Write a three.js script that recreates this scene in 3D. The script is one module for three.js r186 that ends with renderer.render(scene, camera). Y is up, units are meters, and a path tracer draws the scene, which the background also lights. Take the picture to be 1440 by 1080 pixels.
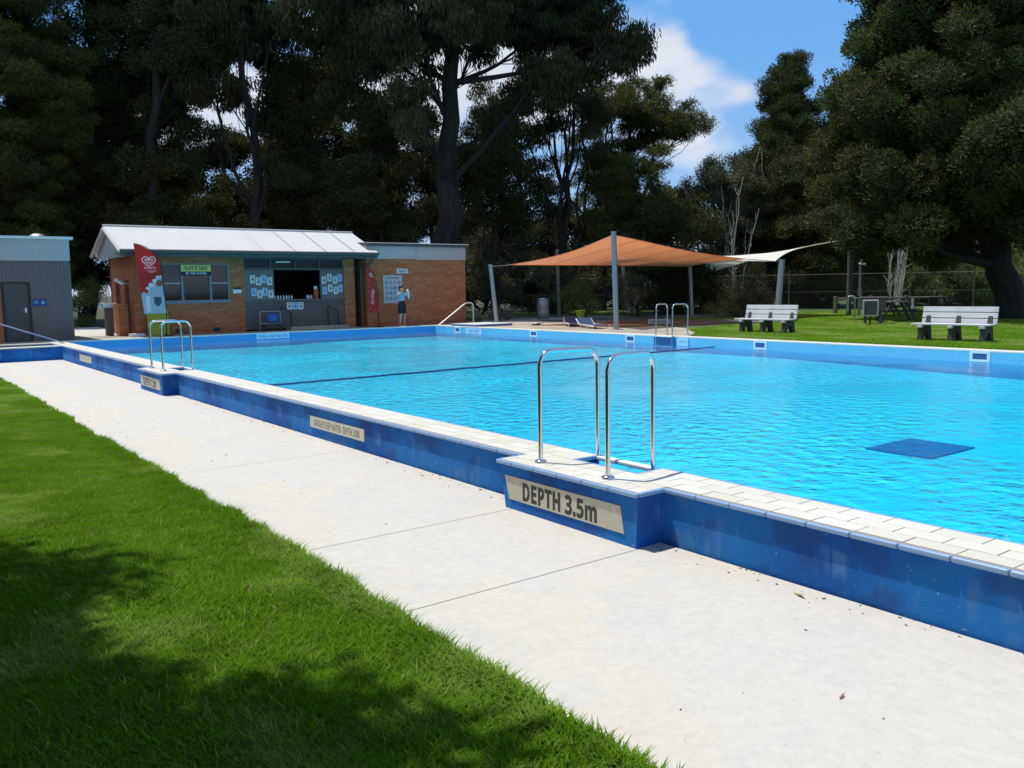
import * as THREE from 'three';
import { RoundedBoxGeometry } from 'three/addons/geometries/RoundedBoxGeometry.js';
import { mergeGeometries } from 'three/addons/utils/BufferGeometryUtils.js';
import { MarchingCubes } from 'three/addons/objects/MarchingCubes.js';

// ---------------------------------------------------------------- camera, sky, sun, exposure
const scene = new THREE.Scene();
const V = (x, y, z) => new THREE.Vector3(x, y, z);
const camera = new THREE.PerspectiveCamera(48.04, 4 / 3, 0.1, 3000);
camera.position.set(0, 1.859, 0);
camera.up.set(0.0779, 0.9939, -0.0784);
camera.lookAt(V(0.594, 1.859 - 0.1094, -0.797));
const SUN = V(-0.155, 1, -0.3).normalize();           // towards the sun: high, beyond and a little left
const sun = new THREE.DirectionalLight(new THREE.Color(1, 0.955, 0.88), 4.9);
sun.position.copy(SUN).multiplyScalar(120).add(V(15, 0, -20));
sun.target.position.set(15, 0, -20);
sun.castShadow = true;
Object.assign(sun.shadow.camera, { left: -70, right: 70, top: 70, bottom: -70, near: 1, far: 300 });
sun.shadow.mapSize.set(4096, 4096);
scene.add(sun, sun.target);
const renderer = new THREE.WebGLRenderer({ antialias: true });
renderer.setSize(1024, 768);
renderer.shadowMap.enabled = true;
renderer.toneMapping = THREE.LinearToneMapping;
renderer.toneMappingExposure = 0.9;

// ---------------------------------------------------------------- random numbers and noise
function rng(seed) {
  let a = seed >>> 0;
  return () => { a = (a + 0x6d2b79f5) | 0; let t = Math.imul(a ^ (a >>> 15), 1 | a); t = (t + Math.imul(t ^ (t >>> 7), 61 | t)) ^ t; return ((t ^ (t >>> 14)) >>> 0) / 4294967296; };
}
const hash3 = (x, y, z) => { let h = Math.imul(x, 374761393) ^ Math.imul(y, 668265263) ^ Math.imul(z, 1274126177); h = Math.imul(h ^ (h >>> 13), 1103515245); return ((h ^ (h >>> 16)) >>> 0) / 4294967296; };
const lerp = (a, b, t) => a + (b - a) * t, clamp = (x, a = 0, b = 1) => Math.min(b, Math.max(a, x)), smooth = (a, b, x) => { const t = clamp((x - a) / (b - a)); return t * t * (3 - 2 * t); };
const TAB = new Float32Array(65536); { const r = rng(4242); for (let i = 0; i < 65536; i++) TAB[i] = r(); }
function noise2(x, y, z, per) {              // one layer z of a lattice of random values, tiling every per cells
  let X = Math.floor(x), Y = Math.floor(y); const fx = x - X, fy = y - Y, u = fx * fx * (3 - 2 * fx), v = fy * fy * (3 - 2 * fy); let X1 = X + 1, Y1 = Y + 1;
  if (per) { X = ((X % per) + per) % per; X1 = ((X1 % per) + per) % per; Y = ((Y % per) + per) % per; Y1 = ((Y1 % per) + per) % per; }
  const k = z * 7919, r0 = Y * 613 + k, r1 = Y1 * 613 + k, m = 65535, p = TAB[(X * 157 + r0) & m], q = TAB[(X * 157 + r1) & m], e = TAB[(X1 * 157 + r0) & m], f = TAB[(X1 * 157 + r1) & m];
  return p + (e - p) * u + (q - p) * v + (p - e - q + f) * u * v;
}
function noise3(x, y, z) { const Z = Math.floor(z), f = z - Z, t = f * f * (3 - 2 * f), a = noise2(x, y, Z, 0); return t ? a + (noise2(x, y, Z + 1, 0) - a) * t : a; }
function fbm(x, y, z, oct = 5, per = 0) { let s = 0, a = 0.5, n = 0; z = Math.round(z); for (let i = 0; i < oct; i++) { s += a * noise2(x, y, z + i * 17, per); n += a; a *= 0.5; x *= 2; y *= 2; per *= 2; } return s / n; }

// sky: air and broken cloud; extra cloud added overhead, unseen, to whiten the ambient
{
  const W = 2048, H = 1024, data = new Float32Array(W * H * 4);
  const air = [[0.49, 0.71, 1.0], [0.18, 0.475, 0.97], [0.135, 0.3, 0.62]];
  const heaps = [[0.825, 0.232, 0.06, 0.4], [0.81, 0.3, 0.045, 0.3], [0.903, 0.213, 0.018, 0.3], [0.86, 0.145, 0.045, 0.35], [0.45, 0.3, 0.15, 0.3], [0.6, 0.2, 0.15, 0.3], [1.02, 0.25, 0.11, -0.9], [0.935, 0.27, 0.05, -0.6], [0.86, 0.268, 0.02, -0.4], [2.2, 0.4, 0.25, 0.25], [3.4, 0.5, 0.3, 0.25], [-0.9, 0.5, 0.25, 0.25], [-2.2, 0.35, 0.3, 0.25]];
  for (let j = 0; j < H; j++) {
    const el = ((j + 0.5) / H - 0.5) * Math.PI, y = Math.sin(el), c = Math.cos(el);
    for (let i = 0; i < W; i++) {
      const az = ((i + 0.5) / W - 0.5) * 2 * Math.PI, x = Math.cos(az) * c, z = Math.sin(az) * c, o = (j * W + i) * 4;
      let rgb;
      if (y < -0.02) rgb = [0.1, 0.12, 0.09];
      else {
        const t = smooth(0, 0.28, y), t2 = smooth(0.25, 0.95, y);
        rgb = [0, 1, 2].map((k) => lerp(lerp(air[0][k], air[1][k], t), air[2][k], t2));
        const k = 1 / (Math.max(y, 0) + 0.16), px = x * k, pz = z * k, wx = fbm(px * 2.2, pz * 2.2, 3.3, 3) - 0.5, wz = fbm(px * 2.2, pz * 2.2, 9.1, 3) - 0.5;
        let d = fbm(px * 1.5 + wx * 0.9, pz * 1.5 + wz * 0.9, 5.7, 6);
        const bear = Math.atan2(x, -z), ragged = fbm(px * 7 + wx * 2, pz * 5 + wz * 2, 13, 5);
        for (const [a, e, r, g] of heaps) { const dx = (Math.atan2(Math.sin(bear - a), Math.cos(bear - a)) * c) / r / 1.15, dy = (el - e) / r / 0.8; if (dx * dx + dy * dy < 9) d += g * Math.exp(-(dx * dx + dy * dy)) * (g < 0 ? 0.6 : 0.12 + 0.95 * ragged); }
        const a = smooth(0.5 - 0.06 * smooth(0.4, 0.8, y), 0.78, d) * 0.95, body = 0.8 + 0.2 * fbm(px * 4, pz * 4, 8.8, 4);
        const cl = [0.93 * body, 0.98 * body, 1.08 * body];
        rgb = rgb.map((v, q) => lerp(v, cl[q], a));
      }
      data[o] = rgb[0]; data[o + 1] = rgb[1]; data[o + 2] = rgb[2]; data[o + 3] = 1;
    }
  }
  const t = new THREE.DataTexture(data, W, H, THREE.RGBAFormat, THREE.FloatType);
  t.mapping = THREE.EquirectangularReflectionMapping; t.magFilter = THREE.LinearFilter; t.wrapS = THREE.RepeatWrapping; t.needsUpdate = true;
  scene.background = t; scene.environment = t;
}

// ---------------------------------------------------------------- builders
const taken = new Map();
function numbered(n) { const k = taken.get(n) ?? 0; taken.set(n, k + 1); return k ? n + '_' + String(k).padStart(3, '0') : n; }
function tag(o, label, category, group) { o.userData.label = label; if (category) o.userData.category = category; if (group) o.userData.group = group; return o; }
function mesh(name, g, m, parent = scene) {
  const geo = Array.isArray(g) ? mergeGeometries(g.map((q) => { const n = q.index ? q.toNonIndexed() : q.clone(); for (const k of Object.keys(n.attributes)) if (!['position', 'normal', 'uv'].includes(k)) n.deleteAttribute(k); return n; })) : g;
  const o = new THREE.Mesh(geo, m); o.name = parent === scene ? numbered(name) : name; o.castShadow = o.receiveShadow = true; parent.add(o); return o;
}
const part = mesh;
function thing(name, label, category, at = [0, 0, 0], turn = 0, group) { const o = new THREE.Group(); o.name = numbered(name); o.position.set(...at); o.rotation.y = turn; scene.add(o); return tag(o, label, category, group); }
function struct(name, g, m) { const o = mesh(name, g, m); o.userData.kind = 'structure'; return o; }
function copy(o, at, turn, label) { const c = o.clone(); c.name = numbered(o.name.replace(/_\d{3}$/, '')); c.position.set(...at); c.rotation.y = turn; c.userData = { ...o.userData }; if (label) c.userData.label = label; scene.add(c); return c; }
// uv in metres from the face direction
function uvm(g) {
  const p = g.attributes.position, n = g.attributes.normal, uv = new Float32Array(p.count * 2);
  for (let i = 0; i < p.count; i++) {
    const ax = Math.abs(n.getX(i)), ay = Math.abs(n.getY(i)), az = Math.abs(n.getZ(i)), x = p.getX(i), y = p.getY(i), z = p.getZ(i);
    if (ay >= ax && ay >= az) { uv[2 * i] = x; uv[2 * i + 1] = z; } else if (ax >= az) { uv[2 * i] = z; uv[2 * i + 1] = y; } else { uv[2 * i] = x; uv[2 * i + 1] = y; }
  }
  g.setAttribute('uv', new THREE.BufferAttribute(uv, 2)); return g;
}
const box = (x0, x1, y0, y1, z0, z1) => uvm(new THREE.BoxGeometry(x1 - x0, y1 - y0, z1 - z0).translate((x0 + x1) / 2, (y0 + y1) / 2, (z0 + z1) / 2));
const rbox = (x0, x1, y0, y1, z0, z1, r = 0.01, s = 2) => uvm(new RoundedBoxGeometry(x1 - x0, y1 - y0, z1 - z0, s, r).translate((x0 + x1) / 2, (y0 + y1) / 2, (z0 + z1) / 2));
const cyl = (x, y0, y1, z, r0, r1 = r0, seg = 14) => new THREE.CylinderGeometry(r1, r0, y1 - y0, seg).translate(x, (y0 + y1) / 2, z);
function bar(a, b, r0, r1 = r0, seg = 8) { a = V(...a); b = V(...b); const d = b.clone().sub(a), g = new THREE.CylinderGeometry(r1, r0, d.length(), seg); g.applyQuaternion(new THREE.Quaternion().setFromUnitVectors(V(0, 1, 0), d.clone().normalize())); return g.translate((a.x + b.x) / 2, (a.y + b.y) / 2, (a.z + b.z) / 2); }
function bend(pts, rc, r, seg = 10) {       // a pipe through points with rounded corners
  pts = pts.map((p) => V(...p)); const path = new THREE.CurvePath(); let from = pts[0];
  for (let i = 1; i < pts.length - 1; i++) {
    const d0 = pts[i].clone().sub(pts[i - 1]).normalize(), d1 = pts[i + 1].clone().sub(pts[i]).normalize();
    const a = pts[i].clone().addScaledVector(d0, -rc), b = pts[i].clone().addScaledVector(d1, rc);
    path.add(new THREE.LineCurve3(from, a)); path.add(new THREE.QuadraticBezierCurve3(a, pts[i], b)); from = b;
  }
  path.add(new THREE.LineCurve3(from, pts[pts.length - 1]));
  const many = []; for (const c of path.curves) { const n = c.isLineCurve3 ? 2 : 8; for (let k = 0; k < n; k++) many.push(c.getPoint(k / n)); } many.push(pts[pts.length - 1]);
  return tube(many, many.map(() => r), seg);
}
function tube(pts, radii, seg = 6) {          // tapered pipe, parallel frames
  const P = [], N = [], U = [], I = []; let nrm = null;
  for (let i = 0; i < pts.length; i++) {
    const t = pts[Math.min(i + 1, pts.length - 1)].clone().sub(pts[Math.max(i - 1, 0)]).normalize();
    if (!nrm) nrm = Math.abs(t.y) < 0.9 ? V(0, 1, 0).cross(t).normalize() : V(1, 0, 0).cross(t).normalize(); else nrm = nrm.addScaledVector(t, -nrm.dot(t)).normalize();
    const bi = t.clone().cross(nrm);
    for (let k = 0; k <= seg; k++) { const a = (k / seg) * Math.PI * 2, d = nrm.clone().multiplyScalar(Math.cos(a)).addScaledVector(bi, Math.sin(a)); P.push(...pts[i].clone().addScaledVector(d, radii[i]).toArray()); N.push(...d.toArray()); U.push(k / seg, i * 0.4); }
  }
  for (let i = 0; i < pts.length - 1; i++) for (let k = 0; k < seg; k++) { const a = i * (seg + 1) + k, b = a + seg + 1; I.push(a, a + 1, b, b, a + 1, b + 1); }
  const g = new THREE.BufferGeometry(); g.setAttribute('position', new THREE.Float32BufferAttribute(P, 3)); g.setAttribute('normal', new THREE.Float32BufferAttribute(N, 3)); g.setAttribute('uv', new THREE.Float32BufferAttribute(U, 2)); g.setIndex(I); return g;
}
function poly(pts, y, holes) {                // flat sheet in the ground plane, pts are [x, z]
  const s = new THREE.Shape(pts.map(([x, z]) => new THREE.Vector2(x, -z)));
  const g = new THREE.ShapeGeometry(s).rotateX(-Math.PI / 2).translate(0, y, 0); return uvm(g);
}
// ---------------------------------------------------------------- textures
function tex(size, fn, srgb = true, per = 1) {
  const d = new Uint8Array(size * size * 4);
  for (let j = 0; j < size; j++) for (let i = 0; i < size; i++) { const c = fn(i / size, j / size), o = (j * size + i) * 4; for (let k = 0; k < 3; k++) { const v = Array.isArray(c) ? c[k] : c; d[o + k] = clamp(srgb ? (v <= 0.0031308 ? 12.92 * v : 1.055 * Math.pow(v, 1 / 2.4) - 0.055) : v) * 255; } d[o + 3] = 255; }
  const t = new THREE.DataTexture(d, size, size); t.magFilter = THREE.LinearFilter; t.minFilter = THREE.LinearMipmapLinearFilter; t.generateMipmaps = true; t.wrapS = t.wrapT = THREE.RepeatWrapping;
  if (srgb) t.colorSpace = THREE.SRGBColorSpace; t.repeat.set(1 / per, 1 / per); t.needsUpdate = true; return t;
}
const mix = (a, b, t) => a.map((v, i) => lerp(v, b[i], t));
const F = (u, v, f, o = 5, z = 0) => fbm(u * f, v * f, z, o, f);
const lin = (r, g, b) => new THREE.Color().setRGB(r, g, b);
const std = (c, rough = 0.8, extra = {}) => new THREE.MeshStandardMaterial({ color: Array.isArray(c) ? lin(...c) : c, roughness: rough, ...extra });
const phys = (o) => new THREE.MeshPhysicalMaterial({ ...o, color: lin(...o.color) });
// relief that many surfaces share
const grit = tex(512, (u, v) => 0.6 * F(u, v, 8, 6, 2) + 0.4 * F(u, v, 64, 3, 5), false, 0.6);
const broad = (base, spread, per, z, f = 3) => tex(512, (u, v) => { const a = F(u, v, f, 6, z) - 0.5, b = F(u, v, f * 12, 4, z + 3) - 0.5, k = 1 + spread * (a * 1.5 + b * 0.7); return base.map((c) => c * k); }, true, per);
function concreteTex() {
  return tex(1024, (u, v) => {
    const a = F(u, v, 3, 6, 1), b = F(u, v, 9, 5, 7), fine = F(u, v, 90, 3, 4), speck = F(u, v, 200, 1, 9);
    let c = mix([0.6, 0.57, 0.515], [0.63, 0.57, 0.46], smooth(0.5, 0.72, a) * 0.6);
    c = mix(c, [0.55, 0.55, 0.54], smooth(0.52, 0.72, b) * 0.5);
    const streak = F(u * 1, v * 1, 6, 4, 12) * 0.5 + noise3(u * 8, v * 70, 3, 0) * 0.12;
    const k = 0.93 + 0.14 * (fine - 0.5) + 0.1 * (streak - 0.3) - (speck > 0.93 ? 0.12 : 0);
    return c.map((q) => q * k);
  }, true, 3.7);
}
const M = {
  concrete: std([1, 1, 1], 0.85, { map: concreteTex(), bumpMap: grit, bumpScale: 0.002 }),
  deck: std([1, 1, 1], 0.9, { map: broad([0.36, 0.33, 0.27], 0.5, 4.3, 21), bumpMap: grit, bumpScale: 0.002 }),
  asphalt: std([1, 1, 1], 0.9, { map: broad([0.085, 0.092, 0.105], 0.6, 3.1, 22), bumpMap: grit, bumpScale: 0.004 }),
  soil: std([1, 1, 1], 1, { map: tex(512, (u, v) => mix(mix([0.05, 0.04, 0.028], [0.06, 0.085, 0.025], smooth(0.42, 0.62, F(u, v, 4, 6, 31))), [0.16, 0.12, 0.075], smooth(0.62, 0.75, F(u, v, 40, 4, 32)) * 0.7), true, 6), bumpMap: grit, bumpScale: 0.02 }),
  turf: std([1, 1, 1], 1, { map: tex(512, (u, v) => mix(mix([0.035, 0.08, 0.004], [0.06, 0.13, 0.006], F(u, v, 5, 6, 41)), [0.13, 0.15, 0.05], smooth(0.58, 0.75, F(u, v, 7, 6, 42)) * 0.5), true, 2.3), bumpMap: grit, bumpScale: 0.015 }),
  blueWall: std([1, 1, 1], 0.92, { map: tex(1024, (u, v) => {
    const a = F(u, v, 4, 6, 51), w = F(u, v, 14, 5, 52), run = noise3(u * 42, v * 3, 7, 0) * 0.6 + noise3(u * 90, v * 6, 8, 0) * 0.4;
    let c = mix([0.003, 0.105, 0.43], [0.01, 0.175, 0.56], smooth(0.3, 0.7, a));
    c = mix(c, [0.06, 0.21, 0.52], smooth(0.48, 0.7, w) * smooth(0.4, 0.75, run) * 0.85);
    c = mix(c, [0.013, 0.065, 0.26], smooth(0.55, 0.72, F(u, v, 9, 5, 57)) * 0.6);
    return F(u, v, 130, 1, 58) > 0.972 ? [0.3, 0.36, 0.42] : c;
  }, true, 2.9), bumpMap: grit, bumpScale: 0.0025 }),
  bullnose: phys({ color: [0.24, 0.38, 0.62], roughness: 0.35, clearcoat: 0.3, clearcoatRoughness: 0.2 }),
  grout: std([0.3, 0.27, 0.22], 0.95),
  poolTile: std([1, 1, 1], 0.3, { map: tex(512, (u, v) => { const n = 16, x = (u * n) % 1, y = (v * n) % 1, k = hash3(Math.floor(u * n), Math.floor(v * n), 3); return x < 0.07 || y < 0.07 ? [0.32, 0.5, 0.62] : [0.10 + k * 0.03, 0.46 + k * 0.07, 0.70 + k * 0.08]; }, true, 0.8) }),
  paintedShade: std([0.03, 0.27, 0.6], 0.35),  // darker blue with shade put into the colour, for far wall and submerged band
  poolFloor: std([1, 1, 1], 0.7, { map: tex(1024, (u, v) => { const a = F(u, v, 3, 5, 61), b = F(u, v, 22, 5, 62), k = 0.85 + 0.3 * a + 0.16 * (b - 0.5); return [0.012 * k, 0.63 * k, 0.9 * (0.9 + 0.2 * a)]; }, true, 8.3) }),
  steel: std([0.72, 0.71, 0.69], 0.13, { metalness: 1 }),
  dullSteel: std([0.55, 0.55, 0.54], 0.35, { metalness: 1 }),
  galv: std([0.36, 0.37, 0.38], 0.5, { metalness: 0.6, map: broad([0.9, 0.9, 0.9], 0.3, 0.7, 71) }),
  roofIron: std([1, 1, 1], 0.5, { metalness: 0.0, map: tex(512, (u, v) => { let c = mix([0.56, 0.565, 0.575], [0.48, 0.485, 0.495], F(u, v, 5, 5, 81)); const r = smooth(0.58, 0.75, F(u, v, 3, 6, 82)) * smooth(0.45, 0.7, F(u, v, 26, 4, 83)); return mix(c, [0.52, 0.43, 0.3], r * 0.75); }, true, 5) }),
  greyMetal: std([1, 1, 1], 0.6, { map: broad([0.158, 0.128, 0.118], 0.18, 2, 91) }),
  paleFascia: std([1, 1, 1], 0.6, { map: broad([0.46, 0.425, 0.415], 0.12, 2, 92) }),
  darkTrim: std([1, 1, 1], 0.6, { map: broad([0.08, 0.073, 0.069], 0.3, 1.5, 93) }),
  board: std([1, 1, 1], 0.7, { map: broad([0.13, 0.104, 0.095], 0.3, 1.7, 94) }),
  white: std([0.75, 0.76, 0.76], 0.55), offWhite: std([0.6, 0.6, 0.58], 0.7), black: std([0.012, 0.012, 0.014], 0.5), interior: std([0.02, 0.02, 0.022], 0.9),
  glass: phys({ color: [0.75, 0.8, 0.82], roughness: 0.04, transmission: 1, thickness: 0, ior: 1.5 }),
  bench: std([1, 1, 1], 0.6, { map: broad([0.6, 0.605, 0.62], 0.2, 0.9, 95), bumpMap: grit, bumpScale: 0.001 }),
  benchLeg: std([1, 1, 1], 0.85, { map: broad([0.05, 0.046, 0.04], 0.5, 0.6, 96) }),
  timber: std([1, 1, 1], 0.85, { map: broad([0.14, 0.12, 0.095], 0.5, 0.8, 97) }),
  bark: std([1, 1, 1], 0.95, { map: tex(512, (u, v) => { const k = noise3(u * 24, v * 4, 2, 0) * 0.6 + F(u, v, 24, 4, 101) * 0.4; return mix([0.008, 0.007, 0.006], [0.04, 0.034, 0.028], k); }, true, 1), bumpMap: grit, bumpScale: 0.03 }),
  paleBark: std([1, 1, 1], 0.9, { map: tex(256, (u, v) => mix([0.42, 0.4, 0.36], [0.16, 0.13, 0.1], smooth(0.5, 0.7, F(u, v, 8, 5, 102))), true, 1) }),
  deadWood: std([0.48, 0.46, 0.43], 0.9),
  skin: std([0.5, 0.3, 0.2], 0.6), shirt: std([0.33, 0.42, 0.55], 0.9), shorts: std([0.012, 0.014, 0.025], 0.9), hair: std([0.035, 0.022, 0.014], 0.7), towel: std([0.68, 0.66, 0.6], 1),
  blueVinyl: std([0.004, 0.05, 0.15], 0.6), paleBlue: std([0.35, 0.5, 0.68], 0.5), lime: std([0.27, 0.48, 0.03], 0.5),
};
function brickTex(hue) {
  return tex(1024, (u, v) => {
    const row = Math.floor(v * 24), off = (row % 2) * 0.5, cu = u * 8.0 + off, col = Math.floor(cu), x = cu - col, y = v * 24 - row, k = hash3(((col % 8) + 8) % 8, row, hue);
    if (x < 0.045 || y < 0.13) return mix([0.26, 0.19, 0.13], [0.2, 0.14, 0.1], F(u, v, 60, 2, 1));
    const c = mix(mix([0.5, 0.155, 0.05], [0.38, 0.1, 0.03], k), [0.54, 0.22, 0.09], k > 0.85 ? 0.7 : 0); const n = 0.8 + 0.4 * F(u, v, 50, 4, 6); return c.map((q) => q * n);
  }, true, 2.06);
}
M.brick = std([1, 1, 1], 0.9, { map: brickTex(3), bumpMap: grit, bumpScale: 0.004 });
function canvasMat(w, h, draw, rough = 0.6, extra = {}) {
  const c = document.createElement('canvas'); c.width = w; c.height = h; const x = c.getContext('2d'); draw(x, w, h);
  const t = new THREE.CanvasTexture(c); t.colorSpace = THREE.SRGBColorSpace; t.magFilter = THREE.LinearFilter; return extra.transmission ? phys({ color: [1, 1, 1], roughness: 1, map: t, thickness: 0, ...extra }) : std([1, 1, 1], rough, { map: t, ...extra });
}
function words(x, s, cx, cy, size, squeeze, font = 'bold ' + size + 'px sans-serif') { x.save(); x.translate(cx, cy); x.scale(squeeze, 1); x.font = font; x.textAlign = 'center'; x.textBaseline = 'middle'; x.fillText(s, 0, 0); x.restore(); }
// a flat printed face (width w, height h) standing in the local xy plane, facing +z
const face = (w, h) => new THREE.PlaneGeometry(w, h);

// ================================================================ SETTING
const DECK = 0.409, WATER = 0.15, POOL = { x0: 5.03, x1: 19.0, z0: -30.8, z1: 19 }, OUT = 4.53, BLOCKS = [-17.35, -5.1];
struct('ground', (() => { const g = new THREE.RingGeometry(0.001, 1500, 96, 24).rotateX(-Math.PI / 2); return uvm(g.translate(0, -0.9, 0)); })(), M.soil);
// left lawn: soil sheet with its own swell, the blades stand on it
const edgeX = (z) => 2.26 + 0.07 * (noise3(z * 3.3, 1, 1) - 0.5) + 0.07 * (noise3(z * 0.7, 3, 1) - 0.5);
const lawnY = (x, z) => 0.02 + 0.05 * smooth(2.2, 1.0, x) + 0.05 * (fbm(x * 0.7, z * 0.7, 2, 3) - 0.5);
{
  const xs = [-40, -30, -20, -14, -10, -7, -5, -3.5, -2.5, -1.5, -0.8, -0.2, 0.3, 0.7, 1.1, 1.5, 1.75, 1.95, 2.08, 2.15, 2.46], P = [], I = [], nz = 90;
  for (let j = 0; j <= nz; j++) { const z = lerp(-28.2, 24, j / nz); xs.forEach((x, i) => { const X = i === xs.length - 1 ? edgeX(z) + 0.03 : x; P.push(X, i === xs.length - 1 ? -0.03 : lawnY(X, z), z); }); }
  const n = xs.length; for (let j = 0; j < nz; j++) for (let i = 0; i < n - 1; i++) { const a = j * n + i; I.push(a, a + n, a + 1, a + 1, a + n, a + n + 1); }
  const g = new THREE.BufferGeometry(); g.setAttribute('position', new THREE.Float32BufferAttribute(P, 3)); g.setIndex(I); g.computeVertexNormals(); struct('lawn', uvm(g), M.turf);
}
// concrete path in slabs with open joints
{
  const path = new THREE.Group(); path.name = 'path'; path.userData = { kind: 'structure', label: 'pale concrete path beside the blue pool wall' }; scene.add(path);
  mesh('joint_bed', box(1.9, OUT + 0.02, -0.4, -0.03, -28.3, 24), std([0.1, 0.09, 0.08], 1), path);
  const zs = [24, 17, 10.6, 7.2, 3.8, 0.4, -4.27, -5.77, -9.18, -12.6, -16, -19.4, -22.8, -28.28];
  for (let i = 0; i < zs.length - 1; i++) mesh('slab', rbox(1.9, OUT - 0.004, -0.25, 0, zs[i + 1] + 0.004, zs[i] - 0.004, 0.006), M.concrete, path);
}
// pool shell
{
  const { x0, x1, z0, z1 } = POOL;
  const wall = thing('pool_wall', 'long blue painted concrete wall beside the pale path', 'wall'); wall.userData.kind = 'structure';
  let from = z0 - 0.5;
  for (const zc of BLOCKS) { mesh('wall_body', box(OUT + 0.015, x0, -0.6, DECK - 0.03, from, zc - 0.4), M.blueWall, wall); mesh('wall_body', box(OUT + 0.015, 4.7, -0.6, DECK - 0.03, zc - 0.399, zc + 0.369), M.blueWall, wall); from = zc + 0.37; }
  mesh('wall_body', box(OUT + 0.015, x0, -0.6, DECK - 0.03, from, z1 + 0.5), M.blueWall, wall);
  mesh('far_wall', box(x0 - 0.02, x1, -0.9, DECK - 0.04, z0 - 0.5, z0), M.paintedShade, wall);  // the shade on this end wall is put into its darker blue
  mesh('right_wall', box(x1, x1 + 0.4, -0.9, DECK - 0.04, z0 - 0.5, z1), M.poolTile, wall);
  mesh('painted_shade_band', box(x1 - 0.006, x1 + 0.1, -0.9, WATER - 0.015, z0, z1), M.paintedShade, wall);  // added strip: dark of the submerged, reflecting wall put into its colour
  mesh('pool_floor', (() => { const g = new THREE.PlaneGeometry(x1 - x0 + 0.3, z1 - z0, 40, 120).rotateX(-Math.PI / 2).translate((x0 + x1 - 0.3) / 2, 0, (z0 + z1) / 2), p = g.attributes.position; for (let i = 0; i < p.count; i++) p.setY(i, WATER - Math.max(0.2, 0.74 - 0.066 * Math.max(0, p.getX(i) - 12.9) - 0.021 * Math.max(0, -p.getZ(i) - 7))); g.computeVertexNormals(); return uvm(g); })(), M.poolFloor, wall);
  mesh('sump_grate', (() => { const g = [box(11.72, 12.97, WATER - 0.74, WATER - 0.715, -6.98, -5.98)]; return g; })(), std([0.006, 0.15, 0.44], 0.6), wall);
  // side wall at the far end of the path
  const side = thing('side_wall', 'low dark blue wall closing the far end of the path', 'wall'); side.userData.kind = 'structure';
  mesh('wall_body', box(-12, OUT + 0.015, -0.6, DECK - 0.03, -28.65, -28.3), M.blueWall, side);
  mesh('wall_cap', rbox(-12, OUT + 0.1, DECK - 0.03, DECK, -28.68, -28.28, 0.012), std([0.6, 0.58, 0.52], 0.7), side);
  mesh('ramp', box(-12, OUT + 0.015, -0.3, DECK - 0.25, -30.0, -28.66), M.blueWall, side);
  struct('far_terrace', [box(-30, 5, -0.5, DECK - 0.004, -34, -30.0), box(5, 31, -0.5, DECK - 0.006, -34, z0 - 0.48)], M.deck);
  struct('side_terrace', poly([[x1 + 0.38, -31.2], [x1 + 0.38, -17.2], [20.6, -18], [23.0, -20.6], [24.3, -24], [24.6, -31.2]], DECK - 0.006), M.deck);
  struct('yard', poly([[24, -36], [24.4, -24.6], [23.4, -20.9], [27.2, -20.2], [31, -21.5], [40, -26], [44, -36]], DECK - 0.01), M.asphalt);
  struct('back_path', box(5.2, 8.6, -0.4, DECK - 0.012, -44, -34), M.concrete);
  struct('far_lawn', (() => { const g = new THREE.PlaneGeometry(60, 64, 60, 64).rotateX(-Math.PI / 2).translate(x1 + 0.38 + 30, 0, -12); const p = g.attributes.position; for (let i = 0; i < p.count; i++) p.setY(i, DECK - 0.03 + 0.03 * noise3(p.getX(i) * 0.3, p.getZ(i) * 0.3, 4)); g.computeVertexNormals(); return uvm(g); })(), M.turf);
  struct('forest_floor', poly([[-80, -34], [80, -34], [80, -70], [-80, -70]], DECK - 0.05), M.soil);
}
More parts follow.
